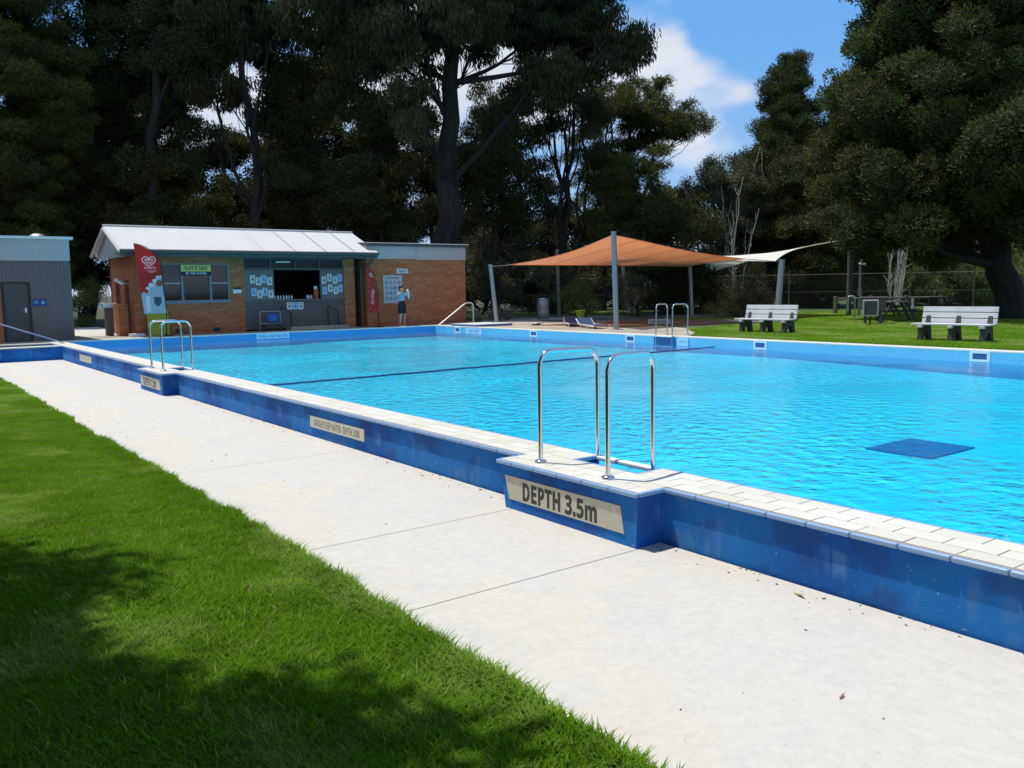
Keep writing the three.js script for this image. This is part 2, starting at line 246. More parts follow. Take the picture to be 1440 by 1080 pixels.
// water surface: real swell, fine ripple as relief
{
  const { x0, x1, z0, z1 } = POOL, nx = 112, nz = 400;
  const g = new THREE.PlaneGeometry(x1 - x0 + 0.3, z1 - z0, nx, nz).rotateX(-Math.PI / 2).translate((x0 + x1 - 0.3) / 2, WATER, (z0 + z1) / 2), p = g.attributes.position, r = rng(5), W = [];
  for (let i = 0; i < 26; i++) { const L = 0.5 + r() * 1.6, a = -0.4 + (r() - 0.5) * 2.6; W.push([Math.cos(a) * 6.283 / L, Math.sin(a) * 6.283 / L, r() * 6.28, 0.0008 * L]); }
  for (let i = 0; i < p.count; i++) { let h = 0; for (const [a, b, c, d] of W) h += d * Math.sin(a * p.getX(i) + b * p.getZ(i) + c); p.setY(i, p.getY(i) + h); }
  g.computeVertexNormals(); uvm(g);
  const N = 1024, per = 7.4, hgt = new Float32Array(N * N), rr = rng(9), waves = [];
  for (let i = 0; i < 70; i++) { const a = rr() * 6.283, k = 20 + Math.pow(rr(), 1.4) * 130; waves.push([Math.round(Math.cos(a) * k), Math.round(Math.sin(a) * k), rr() * 6.28, 1 / Math.pow(k, 1.05)]); }
  const wave = Float32Array.from({ length: N }, (_, i) => Math.sin((i * 6.283185) / N));
  for (const [a, b, c, d] of waves) { const c0 = Math.round((c / 6.283185) * N); for (let j = 0; j < N; j++) { let k = (b * j + c0) & (N - 1); for (let i = 0; i < N; i++) { hgt[j * N + i] += d * wave[k]; k = (k + a) & (N - 1); } } }
  const d = new Uint8Array(N * N * 4), at = (i, j) => hgt[((j + N) % N) * N + ((i + N) % N)], s = 3.6;
  for (let j = 0; j < N; j++) for (let i = 0; i < N; i++) { const q = s * (0.3 + 1.5 * smooth(0.25, 0.75, fbm((i / N) * 4, (j / N) * 4, 3, 3, 4))), v = V(-(at(i + 1, j) - at(i - 1, j)) * q, -(at(i, j + 1) - at(i, j - 1)) * q, 1).normalize(), o = (j * N + i) * 4; d[o] = (v.x * 0.5 + 0.5) * 255; d[o + 1] = (v.y * 0.5 + 0.5) * 255; d[o + 2] = (v.z * 0.5 + 0.5) * 255; d[o + 3] = 255; }
  const t = new THREE.DataTexture(d, N, N); t.magFilter = THREE.LinearFilter; t.wrapS = t.wrapT = THREE.RepeatWrapping; t.repeat.set(1 / per, 1 / per); t.needsUpdate = true;
  struct('water', g, phys({ color: [0.62, 0.965, 0.99], roughness: 0.15, transmission: 1, thickness: 0, ior: 1.33, normalMap: t, normalScale: new THREE.Vector2(0.5, 0.5) }));
}
// coping: cream tiles in three courses, blue bullnose outside, each tile a piece
{
  const cop = thing('coping', 'cream tiled edge of the pool with blue bullnose tiles', 'coping'); cop.userData.kind = 'structure'; delete cop.userData.category;
  const { x0, z0, z1 } = POOL, r = rng(77);
  const bed = [];
  const tones = [0, 1, 2, 3, 4].map((i) => std(mix([0.62, 0.595, 0.51], [0.685, 0.665, 0.595], i / 4), 0.55, { bumpMap: grit, bumpScale: 0.001 }));
  const far = { t: [], n: [] }, cache = new Map();
  const shape = (kind, w) => { const k = kind + Math.round(w * 400); if (!cache.has(k)) cache.set(k, kind === 't' ? rbox(-0.0705, 0.0705, -0.02, 0.001, -w / 2, w / 2, 0.003, 1) : kind === 'n' ? rbox(-0.02, 0.02, -0.032, 0.002, -w / 2, w / 2, 0.012, 2) : rbox(-0.013, 0.013, -0.03, 0.001, -w / 2, w / 2, 0.005, 1)); return cache.get(k); };
  const put = (kind, x, z, w, turn = 0) => {
    const geo = shape(kind, w), name = { t: 'coping_tile', n: 'bullnose_tile', e: 'edge_tile' }[kind];
    if (z < -14 || z > 0.3) { far[kind === 't' ? 't' : 'n'].push(geo.clone().rotateY(turn).translate(x, DECK, z)); return; }
    const o = mesh(name, geo, kind === 't' ? tones[Math.floor(r() * 5)] : M.bullnose, cop); o.position.set(x, DECK + (r() - 0.5) * 0.0012, z); o.rotation.y = turn + (r() - 0.5) * 0.005; o.rotation.z = (r() - 0.5) * 0.004;
  };
  const course = (kind, x, za, zb, off) => { const L = 0.295, first = Math.floor((za - z0 + off) / L); for (let k = first; ; k++) { const a = Math.max(za, z0 - off + k * L), b = Math.min(zb, z0 - off + (k + 1) * L); if (a >= zb - 0.001) break; if (b - a > 0.03) put(kind, x, (a + b) / 2, Math.round((b - a) * 200) / 200 - (kind === 't' ? 0.0075 : 0.005)); } };
  const J = 0.83, e0 = z0 - 0.45;                       // the blocks jut out over +-J, the recess behind runs from -0.4 to +0.37
  let from = e0;
  for (const c of [...BLOCKS, null]) {
    const to = c === null ? z1 : c - J;
    course('n', OUT + 0.004, from, to, 0);
    if (c !== null) { course('n', 4.262, c - J - 0.02, c + J + 0.02, 0); for (const [k, q] of [[0, 4.358], [1, 4.505]]) course('t', q, c - J, c + J, 0.1475 * (1 - k)); for (const z of [c - J - 0.005, c + J + 0.005]) put('n', 4.415, z, 0.26, Math.PI / 2); bed.push(box(4.288, 4.58, DECK - 0.05, DECK - 0.005, c - J, c + J)); from = c + J; }
  }
  course('t', 4.6525, e0, z1, 0);
  bed.push(box(OUT + 0.02, 4.725, DECK - 0.05, DECK - 0.005, e0, z1));
  from = e0;
  for (const c of [...BLOCKS, null]) {
    const to = c === null ? z1 : c - 0.4;
    course('t', 4.8, from, to, 0.1475); course('t', 4.9475, from, to, 0); course('e', x0 + 0.004, from, to, 0); bed.push(box(4.725, x0 - 0.004, DECK - 0.05, DECK - 0.005, from, to));
    if (c !== null) { course('e', 4.741, c - 0.4, c + 0.37, 0); for (const z of [c - 0.387, c + 0.357]) put('e', 4.885, z, 0.26, Math.PI / 2); from = c + 0.37; }
  }
  mesh('grout_bed', bed, M.grout, cop);
  const a = mesh('coping_tile', far.t, tones[2], cop); a.userData.kind = 'stuff'; const b = mesh('bullnose_tile', far.n, M.bullnose, cop); b.userData.kind = 'stuff';
  mesh('far_edge', rbox(x0 - 0.5, POOL.x1 + 0.36, DECK - 0.04, DECK + 0.003, z0 - 0.34, z0 - 0.002, 0.01), tones[3], cop);
  mesh('side_edge', rbox(POOL.x1 + 0.002, POOL.x1 + 0.36, DECK - 0.04, DECK + 0.001, z0 + 0.01, z1, 0.01), tones[3], cop);
}
// ladder blocks bulging out of the wall, with depth signs
function ladderBlock(z, name, label, signText, signLabel) {
  const b = thing(name, label, 'wall block', [OUT, 0, z]); b.userData.kind = 'structure';
  const s = new THREE.Shape([[-0.82, DECK - 0.03], [0.83, DECK - 0.03], [0.81, -0.05], [-0.74, -0.05]].map(([x, y]) => new THREE.Vector2(x, y)));
  const g = new THREE.ExtrudeGeometry(s, { depth: 0.27, bevelEnabled: true, bevelSize: 0.006, bevelThickness: 0.006, bevelSegments: 2 }).rotateY(-Math.PI / 2).translate(0.02, 0, 0);
  mesh('block_body', uvm(g), M.blueWall, b);
  const sg = thing('depth_sign', signLabel, 'sign', [OUT - 0.256, 0.19, z]);
  const S = new THREE.Shape([[-0.75, 0.095], [0.66, 0.095], [0.70, -0.105], [-0.69, -0.105]].map(([x, y]) => new THREE.Vector2(x, y)));
  const pg = new THREE.ExtrudeGeometry(S, { depth: 0.006, bevelEnabled: false }); const p = pg.attributes.position, uv = pg.attributes.uv;
  for (let i = 0; i < p.count; i++) uv.setXY(i, (p.getX(i) + 0.75) / 1.45, (p.getY(i) + 0.105) / 0.2);
  mesh('plate', pg.rotateY(-Math.PI / 2), canvasMat(1024, 144, (x, w, h) => {
    x.fillStyle = '#c9c4b4'; x.fillRect(0, 0, w, h); const r = rng(3); for (let i = 0; i < 900; i++) { x.fillStyle = `rgba(${r() > 0.5 ? '255,250,235' : '120,110,95'},${0.05 + r() * 0.08})`; x.fillRect(r() * w, r() * h, 2 + r() * 60, 1 + r() * 2); }
    x.fillStyle = x.strokeStyle = '#34362f'; x.save(); x.translate(w * 0.485, h * 0.54); x.scale(0.78, 1); x.font = 'bold 148px sans-serif'; x.textAlign = 'center'; x.textBaseline = 'middle'; x.lineWidth = 7; x.lineJoin = 'round'; x.strokeText(signText, 0, 0); x.fillText(signText, 0, 0); x.restore();
  }, 0.5), sg);
  return b;
}
ladderBlock(-5.1, 'wall_block', 'blue block jutting from the pool wall under the nearest ladder', 'DEPTH 3.5m', 'cream sign reading DEPTH 3.5m on the nearest blue block');
ladderBlock(-17.35, 'wall_block', 'small farther blue block jutting from the pool wall below the second ladder', 'DEPTH 1.8m', 'small worn cream depth sign on the farther blue block');
{
  const mk = (label, z0, z1, y0, y1, mat) => { const o = mesh('wall_sign', box(OUT + 0.003, OUT + 0.013, y0, y1, z0, z1), M.offWhite); tag(o, label, 'sign'); const f = mesh('print', face(z1 - z0 - 0.01, y1 - y0 - 0.01).rotateY(-Math.PI / 2).translate(OUT + 0.0005, (y0 + y1) / 2, (z0 + z1) / 2), mat, o); return f; };
  mk('long cream sign warning DANGER DEEP WATER on the pool wall', -10.5, -8.98, 0.115, 0.265, canvasMat(1024, 104, (x, w, h) => { x.fillStyle = '#d9d4c2'; x.fillRect(0, 0, w, h); x.fillStyle = '#55534a'; words(x, 'DANGER DEEP WATER - DEPTH 3.0M', w / 2, h * 0.53, 92, 0.57); const r = rng(4); for (let i = 0; i < 900; i++) { x.fillStyle = `rgba(217,212,194,${r() * 0.8})`; x.fillRect(r() * w, r() * h, 3 + r() * 8, 2 + r() * 5); } }));
  mk('small blank pale plate near the far end of the pool wall', -25.6, -24.1, 0.12, 0.305, canvasMat(256, 32, (x, w, h) => { x.fillStyle = '#cfcbbd'; x.fillRect(0, 0, w, h); x.fillStyle = '#b4afa0'; for (let i = 0; i < 24; i++) x.fillRect(8 + i * 10, 11, 6, 10); }));
}
// ---------------------------------------------------------------- ladders and rails
function ladder(name, label, at, turn) {              // local +x towards the pool, feet at x = 0, pool legs at x = 0.5
  const t = thing(name, label, 'pool ladder', at, turn, undefined);
  for (const s of [-0.41, 0.41]) {
    mesh('handrail', bend([[0, 0, s], [0, 0.935, s], [0.57, 0.935, s * 0.8], [0.58, -0.85, s * 0.8]], 0.14, 0.0205, 14), M.steel, t);
    mesh('flange', new THREE.LatheGeometry([[0.0, 0], [0.05, 0], [0.052, 0.008], [0.046, 0.02], [0.03, 0.026], [0.021, 0.03]].map(([a, b]) => new THREE.Vector2(a, b)), 20).translate(0, 0, s), M.steel, t);
  }
  for (const y of [-0.02, -0.32, -0.62]) mesh('tread', rbox(0.54, 0.62, y - 0.018, y + 0.018, -0.33, 0.33, 0.012), M.white, t);
  return t;
}
ladder('pool_ladder', 'bright steel pool ladder standing over the nearest blue block', [4.44, DECK, -5.16], 0);
ladder('pool_ladder', 'steel pool ladder on the farther block, in front of the brick building', [4.47, DECK, -17.55], 0);
ladder('pool_ladder', 'steel pool ladder on the far side of the pool near the grey bench', [19.55, DECK, -17.85], Math.PI);
{
  const a = mesh('handrail', bend([[4.85, DECK, -29.6], [1.2, DECK + 1.42, -29.6], [1.0, DECK + 1.42, -29.6], [1.0, DECK, -29.6]], 0.12, 0.024, 10), M.dullSteel); tag(a, 'sloping steel handrail in front of the grey shed door', 'handrail');
  const b = mesh('handrail', bend([[18.8, DECK, -30.25], [20.2, 1.32, -30.25], [20.56, 1.32, -30.25], [20.56, DECK, -30.25]], 0.16, 0.027, 10), std([0.6, 0.58, 0.53], 0.4, { metalness: 0.4 })); tag(b, 'sloping pale handrail at the far corner of the pool beside the brick wing', 'handrail');
  const r = rng(8), pts = []; for (let i = 0; i <= 60; i++) pts.push(V(lerp(5.08, 18.98, i / 60), WATER + 0.004 + 0.006 * (r() - 0.5), -15.35 - 0.6 * Math.pow(i / 60, 0.7) + 0.05 * (noise3(i * 0.35, 2, 2) - 0.5)));
  tag(mesh('lane_rope', tube(pts, pts.map(() => 0.022), 6), std([0.01, 0.05, 0.16], 0.6)), 'thin dark rope stretched across the pool on the water', 'rope');
}
// fittings of the far pool walls
{
  const fr = [[-29.1, 'white skimmer opening nearest the far corner of the pool'], [-24.15, 'white skimmer opening in front of the left sail post'], [-19.29, 'white skimmer opening between the tall sail post and the far ladder'], [-14.41, 'white skimmer opening below the left grey bench'], [-8.74, 'white skimmer opening below the right grey bench']];
  for (const [z, label] of fr) {
    const t = thing('skimmer', label, 'skimmer', [19, 0.275, z], 0, undefined);
    mesh('frame', [box(-0.012, 0.02, 0.062, 0.115, -0.21, 0.21), box(-0.012, 0.02, -0.115, -0.065, -0.21, 0.21), box(-0.012, 0.02, -0.065, 0.062, -0.21, -0.15), box(-0.012, 0.02, -0.065, 0.062, 0.15, 0.21)], M.white, t);
    mesh('flap', box(-0.004, 0.0, -0.065, 0.062, -0.15, 0.15), std([0.03, 0.1, 0.28], 0.6), t);
  }
  const panel = (label, txt, at, turn, w, h, size) => { const t = thing('tile_sign', label, 'sign', at, turn); mesh('plate', box(-w / 2, w / 2, -h / 2, h / 2, -0.002, 0.008), std([0.42, 0.6, 0.72], 0.5), t); mesh('print', face(w, h).translate(0, 0, 0.0105), canvasMat(512, Math.round((512 * h) / w), (x, W, H) => { x.fillStyle = '#b9d7ea'; x.fillRect(0, 0, W, H); x.fillStyle = '#3f7fb4'; txt.forEach((s, i) => words(x, s, W / 2, (H * (i + 0.55)) / txt.length, size, 0.9)); }), t); };
  panel('pale lettered tile panel below the coping near the far pool corner', ['1.0m DEEP'], [18.99, 0.26, -27.93], -Math.PI / 2, 1.1, 0.2, 80);
  panel('white tile panel reading DEPTH just right of the far ladder', ['DEPTH'], [18.99, 0.26, -17.12], -Math.PI / 2, 0.4, 0.24, 130);
  panel('pale lettered tile panel on the far end wall below the kiosk', ['SHALLOW WATER'], [11.97, 0.29, -30.79], 0, 1.25, 0.22, 62);
  tag(mesh('ladder_recess', [box(18.96, 19.0, 0.06, 0.37, -18.25, -17.42), box(18.94, 18.97, 0.2, 0.23, -18.1, -17.56), box(18.94, 18.97, 0.3, 0.33, -18.1, -17.56)], std([0.02, 0.1, 0.3], 0.5)), 'dark blue stepped panel in the pool wall behind the far ladder', 'wall panel');
}

// ================================================================ BUILDINGS
const B0 = DECK;
// corrugated sheet over x0..x1 falling from (zr, yr) to (ze, ye)
function corrugated(x0, x1, zr, yr, ze, ye, pitch = 0.09, amp = 0.008) {
  const n = Math.round(((x1 - x0) / pitch) * 5), P = [], I = [], U = [];
  for (let i = 0; i <= n; i++) { const x = lerp(x0, x1, i / n), h = amp * Math.sin((x / pitch) * 6.283); for (const [z, y] of [[zr, yr], [ze, ye]]) { P.push(x, y + h, z); U.push(x, z); } for (const [z, y] of [[zr, yr], [ze, ye]]) { P.push(x, y + h - 0.012, z); U.push(x, z); } }
  for (let i = 0; i < n; i++) { const a = i * 4, b = a + 4; I.push(a, a + 1, b, b, a + 1, b + 1, a + 2, b + 2, a + 3, b + 2, b + 3, a + 3, a + 1, a + 3, b + 1, b + 1, a + 3, b + 3); }
  const g = new THREE.BufferGeometry(); g.setAttribute('position', new THREE.Float32BufferAttribute(P, 3)); g.setAttribute('uv', new THREE.Float32BufferAttribute(U, 2)); g.setIndex(I); const q = g.toNonIndexed(); q.computeVertexNormals(); return q;
}
{ // kiosk: brick building with a gabled iron roof
  const k = thing('kiosk_building', 'brick kiosk with pale iron gable roof and dark serving opening', 'building'), zf = -32.5, zb = -35.9, xl = 7.65, xr = 16.4, top = 3.3;
  mesh('wall', [box(xl, 8.5, B0, top, zf - 0.22, zf), box(8.5, 11.05, B0, 1.52, zf - 0.22, zf), box(8.5, 11.05, 2.98, top, zf - 0.22, zf), box(11.05, 11.6, B0, top, zf - 0.22, zf)], M.brick, k);
  mesh('brick_pier', box(15.72, 16.2, B0, 3.2, zf - 0.3, zf + 0.04), M.brick, k);
  // gable wall with three openings
  mesh('gable_wall', [box(xl, xl + 0.22, B0, top, -33.2, zf - 0.222), box(xl, xl + 0.22, 2.4, top, -33.9, -33.2), box(xl, xl + 0.22, B0, top, -34.55, -33.9), box(xl, xl + 0.22, 2.45, top, -35.3, -34.55), box(xl, xl + 0.22, B0, top, zb, -35.3)], M.brick, k);
  for (const [a, b, h] of [[-33.2, -33.9, 2.4], [-34.55, -35.3, 2.45]]) mesh('side_door', box(xl + 0.1, xl + 0.15, B0, h, b, a), M.darkTrim, k);
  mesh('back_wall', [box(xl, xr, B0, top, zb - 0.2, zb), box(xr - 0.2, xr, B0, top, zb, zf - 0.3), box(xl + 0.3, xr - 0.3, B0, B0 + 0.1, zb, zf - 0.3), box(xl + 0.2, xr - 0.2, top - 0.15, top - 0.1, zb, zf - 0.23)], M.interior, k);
  const tri = new THREE.Shape([[-31.86, 3.36], [-34.1, 4.25], [-36.34, 3.36], [-36.0, 3.2], [-32.2, 3.2]].map(([a, b]) => new THREE.Vector2(a, b)));
  for (const x of [xl - 0.32, xr]) mesh('gable_lining', uvm(new THREE.ExtrudeGeometry(tri, { depth: 0.05, bevelEnabled: false }).rotateY(-Math.PI / 2).translate(x, 0, 0)), M.paleFascia, k);
  const rf = mesh('roof', [corrugated(7.1, 16.95, -34.1, 4.36, -31.75, 3.43), corrugated(7.1, 16.95, -34.1, 4.36, -36.45, 3.43)], M.roofIron, k);
  mesh('ridge_cap', [bar([7.08, 4.37, -34.1], [16.97, 4.37, -34.1], 0.05, 0.05, 10)], M.paleFascia, rf);
  for (let x = 8.4; x < 16.5; x += 1.25) mesh('sheet_lap', box(x, x + 0.02, 0, 0.006, -1.26, 1.26).rotateX(0.377).translate(0, 3.909, -32.925), M.roofIron, rf);
  mesh('fascia', [box(7.1, 16.95, 3.2, 3.36, -31.86, -31.83)], M.darkTrim, k);
  mesh('gutter', [bar([7.1, 3.37, -31.76], [16.97, 3.37, -31.76], 0.07, 0.07, 10)], M.darkTrim, k);
  mesh('eave_lining', box(7.15, 16.9, 3.3, 3.33, zf - 0.3, -31.87), M.darkTrim, k);
  for (const z of [-31.86]) mesh('barge_board', [bar([7.1, 3.34, -31.8], [7.1, 4.27, -34.1], 0.07, 0.07, 4), bar([7.1, 3.34, -36.4], [7.1, 4.27, -34.1], 0.07, 0.07, 4)], M.paleFascia, k);
  mesh('downpipe', [bend([[16.75, 3.33, -31.78], [16.75, 3.05, -31.9], [16.45, 2.8, -32.36], [16.45, B0, -32.36]], 0.08, 0.045, 8)], M.darkTrim, k);
  // window with banner
  const w = mesh('window', [box(8.5, 11.05, 1.52, 1.64, zf - 0.12, zf + 0.03), box(8.5, 11.05, 2.93, 2.985, zf - 0.12, zf - 0.01), box(8.5, 8.57, 1.64, 2.93, zf - 0.12, zf - 0.01), box(10.98, 11.05, 1.64, 2.93, zf - 0.12, zf - 0.01), box(9.27, 9.36, 1.64, 2.93, zf - 0.12, zf - 0.01), box(10.3, 10.38, 1.64, 2.93, zf - 0.12, zf - 0.01)], std([0.2, 0.21, 0.22], 0.6), k);
  for (const [a, b] of [[8.57, 9.27], [9.36, 10.3], [10.38, 10.98]]) { mesh('pane', box(a, b, 1.64, 2.93, zf - 0.072, zf - 0.066), M.glass, w); }
  for (const [a, b] of [[8.57, 9.27], [10.38, 10.98]]) mesh('sash_bar', box(a, b, 2.24, 2.275, zf - 0.1, zf - 0.03), std([0.42, 0.43, 0.43], 0.6), w);
  // kiosk front
  const kx0 = 11.6, kx1 = 15.72, ox0 = 12.78, ox1 = 14.72;
  mesh('transom_frame', [box(kx0, kx1, 3.13, 3.3, zf - 0.12, zf), box(kx0, kx1, 2.74, 2.83, zf - 0.12, zf), ...[11.6, 12.62, 13.64, 14.66, 15.66].map((x) => box(x, x + 0.06, 2.83, 3.13, zf - 0.12, zf))], M.darkTrim, k);
  for (let i = 0; i < 4; i++) mesh('transom_panel', box(11.66 + i * 1.02, 12.62 + i * 1.02, 2.83, 3.13, zf - 0.1, zf - 0.06), M.black, k);
  for (const [a, b, n] of [[kx0, ox0, 0], [ox1, kx1, 1]]) mesh('side_panel', [box(a, b, 1.58, 2.74, zf - 0.12, zf - 0.02)], M.greyMetal, k);
  for (let i = 0; i < 9; i++) mesh('board', box(kx0, kx1, B0 + 0.06 + i * 0.124, B0 + 0.176 + i * 0.124, -0.03, 0).rotateX(0).translate(0, 0, zf + 0.004 * (i % 2) - 0.01).rotateX(0), M.board, k);
  mesh('counter', [rbox(ox0 - 0.05, ox1 + 0.05, 1.545, 1.6, zf - 0.5, zf + 0.09, 0.01)], M.greyMetal, k);
  mesh('door_step', box(13.2, 15.7, B0, B0 + 0.12, zf, zf + 0.5), M.deck, k);
  // gable side pieces
  mesh('side_pillar', [box(7.18, 7.5, B0, 1.55, -33.35, -32.95)], M.brick, k);
  mesh('vent_grille', [box(9.0, 9.25, B0 + 0.06, B0 + 0.2, zf + 0.001, zf + 0.008)], M.black, k);
  mesh('vent_grille', [box(10.35, 10.6, B0 + 0.06, B0 + 0.2, zf + 0.001, zf + 0.008)], M.black, k);
  mesh('light_fitting', rbox(12.85, 13.45, 3.02, 3.09, zf + 0.0, zf + 0.08, 0.02), M.offWhite, k);
  // posters
  const poster = (cx, cy, w, h, seed, blue, label, z = zf - 0.018) => {
    const o = thing('poster', label, 'poster', [cx, cy, z], 0, 'paper posters beside the serving opening');
    mesh('sheet', box(-w / 2, w / 2, -h / 2, h / 2, 0.001, 0.006), blue ? std([0.3, 0.42, 0.58], 0.8) : M.offWhite, o);
    mesh('print', face(w * 0.94, h * 0.94).translate(0, 0, 0.008), canvasMat(64, 90, (x, W, H) => { const r = rng(seed * 13 + 5); x.fillStyle = blue ? '#a9bfda' : '#d9d5c9'; x.fillRect(0, 0, W, H); x.fillStyle = blue ? '#3d6199' : '#4b4b4e'; for (let i = 0; i < 3; i++) x.fillRect(10 + r() * 6, 8 + i * 7, 30 + r() * 12, 3); x.fillRect(18, 36, 24 + r() * 8, 22); x.fillStyle = r() > 0.5 ? '#8a6a3a' : '#5b7dae'; x.fillRect(20 + r() * 10, 62, 22, 12); }), o);
  };
  const L = [[11.94, 2.39], [12.17, 2.31], [12.38, 2.4], [12.61, 2.31]], R = [[14.87, 2.34], [15.11, 2.44], [15.35, 2.34], [15.56, 2.42]], colw = ['first', 'second', 'third', 'fourth'];
  L.forEach(([x, y], i) => { poster(x, y, 0.2, 0.31, i, i % 3 === 2, colw[i] + ' paper in the upper row left of the opening'); poster(x + 0.03, y - 0.49, 0.2, 0.31, i + 10, i % 2 === 0, colw[i] + ' paper in the lower row left of the opening'); });
  R.forEach(([x, y], i) => { poster(x, y, 0.19, 0.3, i + 20, i === 3, colw[i] + ' paper in the upper row right of the opening'); poster(x + 0.02, y - 0.42, 0.19, 0.3, i + 30, i % 3 === 0, colw[i] + ' paper in the lower row right of the opening'); });
  [13.36, 13.59, 13.83].forEach((x, i) => poster(x, 1.34, 0.22, 0.29, i + 40, i === 1, ['left', 'middle', 'right-hand'][i] + ' paper of the three under the counter', zf + 0.012));
  // bottles and a display on the counter
  const bx = [12.83, 12.95, 13.06, 13.18, 13.3, 13.41, 13.52, 14.17, 14.25, 14.34];
  bx.forEach((x, i) => tag(mesh('bottle', new THREE.LatheGeometry([[0, 0], [0.035, 0], [0.037, 0.1], [0.014, 0.14], [0.014, 0.17], [0, 0.17]].map(([a, b]) => new THREE.Vector2(a, b)), 10).translate(x, 1.6, zf - 0.1), [M.offWhite, M.white, M.paleBlue][i % 3]), i < 7 ? 'small bottle standing in the row on the left of the kiosk counter' : 'small bottle in the short row on the right of the kiosk counter', 'bottle', i < 7 ? 'bottles on the left of the counter' : 'bottles on the right of the counter'));
  const st = thing('counter_display', 'red and orange display with a white top on the right of the counter', 'display stand', [14.55, 1.6, zf - 0.14]);
  mesh('body', rbox(-0.09, 0.09, 0, 0.38, -0.07, 0.07, 0.02), std([0.4, 0.06, 0.02], 0.6), st); mesh('top_card', rbox(-0.07, 0.07, 0.38, 0.5, -0.03, 0.03, 0.015), M.offWhite, st);
  // safety banner in the window
  const sb = thing('window_banner', 'yellow PLAY IT SAFE BY THE WATER banner in the brick building window', 'banner', [9.83, 2.74, zf + 0.003]);
  mesh('cloth', box(-0.55, 0.55, -0.2, 0.2, 0, 0.006), M.black, sb);
  mesh('print', face(1.08, 0.38).translate(0, 0, 0.0085), canvasMat(512, 180, (x, w2, h2) => { x.fillStyle = '#dcc766'; x.fillRect(0, 0, w2, 118); x.fillStyle = '#16181f'; words(x, 'PLAY IT SAFE', w2 / 2, 62, 96, 0.68); x.fillStyle = '#10192f'; x.fillRect(0, 118, w2, 62); x.fillStyle = '#e5e8ea'; words(x, 'BY THE WATER', w2 / 2, 150, 46, 1.15); }), sb);
  const pl = thing('wall_plate', 'white plate with dark heading on the brick beside the window', 'sign', [11.32, 1.98, zf + 0.002]); mesh('plate', box(-0.16, 0.16, -0.11, 0.1, 0, 0.01), M.white, pl); mesh('heading', box(-0.16, 0.16, 0.03, 0.1, 0.01, 0.014), M.black, pl);
  // things against the kiosk front
  for (const [x, label] of [[12.85, 'left dark hoop rail in front of the kiosk boards'], [14.85, 'right dark hoop rail in front of the kiosk boards']]) tag(mesh('hoop_rail', bend([[x, B0, zf + 0.3], [x, 1.33, zf + 0.3], [x + 0.42, 1.1, zf + 0.34], [x + 0.42, B0, zf + 0.34]], 0.14, 0.025, 8), M.black), label, 'rail');
  const tr = thing('equipment_trolley', 'metal trolley with a blue bundle in front of the kiosk boards', 'trolley', [12.35, B0, zf + 0.55]);
  mesh('frame', [bend([[-0.4, 0.02, 0], [-0.4, 0.75, 0], [0.4, 0.75, 0], [0.4, 0.02, 0]], 0.06, 0.02), bend([[-0.4, 0.3, 0.02], [0.4, 0.3, 0.02], [0.4, 0.3, 0.3]], 0.05, 0.016)], M.galv, tr);
  mesh('bundle', (() => { const g = new THREE.SphereGeometry(0.24, 20, 14), p = g.attributes.position; for (let i = 0; i < p.count; i++) { const s = 0.75 + 0.5 * noise3(p.getX(i) * 6 + 9, p.getY(i) * 6, p.getZ(i) * 6); p.setXYZ(i, p.getX(i) * s, p.getY(i) * s * 0.8, p.getZ(i) * s); } g.computeVertexNormals(); return g.translate(0.08, 0.5, 0.08); })(), std([0.03, 0.11, 0.38], 0.7), tr);
  for (const x of [-0.3, 0.32]) mesh('wheel', new THREE.TorusGeometry(0.1, 0.03, 8, 20).translate(x, 0.12, 0.1), M.black, tr);
  const ub = thing('basin_bubbler', 'grey outdoor basin on a post at the gable end of the kiosk', 'wash basin', [7.05, B0, -33.9]); mesh('post', [box(-0.12, 0.12, 0, 1.0, -0.12, 0.12)], M.greyMetal, ub); mesh('bowl', rbox(-0.26, 0.26, 1.0, 1.18, -0.3, 0.3, 0.03), M.dullSteel, ub); mesh('tap', bend([[0, 1.18, -0.2], [0, 1.75, -0.2], [0, 1.78, 0.05]], 0.05, 0.018), M.steel, ub);
  const yb = thing('pavement_sign', 'yellow folding floor board leaning behind the ice cream banner', 'sign board', [8.3, B0, zf + 0.42]); mesh('board', rbox(-0.36, 0.36, 0, 0.92, -0.02, 0.02, 0.01).rotateX(-0.12), std([0.36, 0.36, 0.015], 0.6), yb); mesh('rear_leg', rbox(-0.34, 0.34, 0, 0.88, -0.015, 0.015, 0.008).rotateX(0.14).translate(0, 0, -0.26), std([0.3, 0.3, 0.02], 0.6), yb);
  tag(mesh('planter_box', [box(7.35, 7.8, B0, B0 + 0.1, -32.4, -31.95)], M.offWhite), 'low pale concrete step at the kiosk corner', 'step');
  const sp = thing('flood_light', 'grey floodlight on a bracket at the kiosk gable end', 'floodlight', [7.3, 2.35, -33.1]); mesh('head', rbox(-0.16, 0.16, -0.05, 0.05, -0.12, 0.12, 0.02).rotateZ(-0.5), M.dullSteel, sp); mesh('bracket', bar([0, 0, 0], [0.35, -0.1, 0], 0.02), M.dullSteel, sp);
}
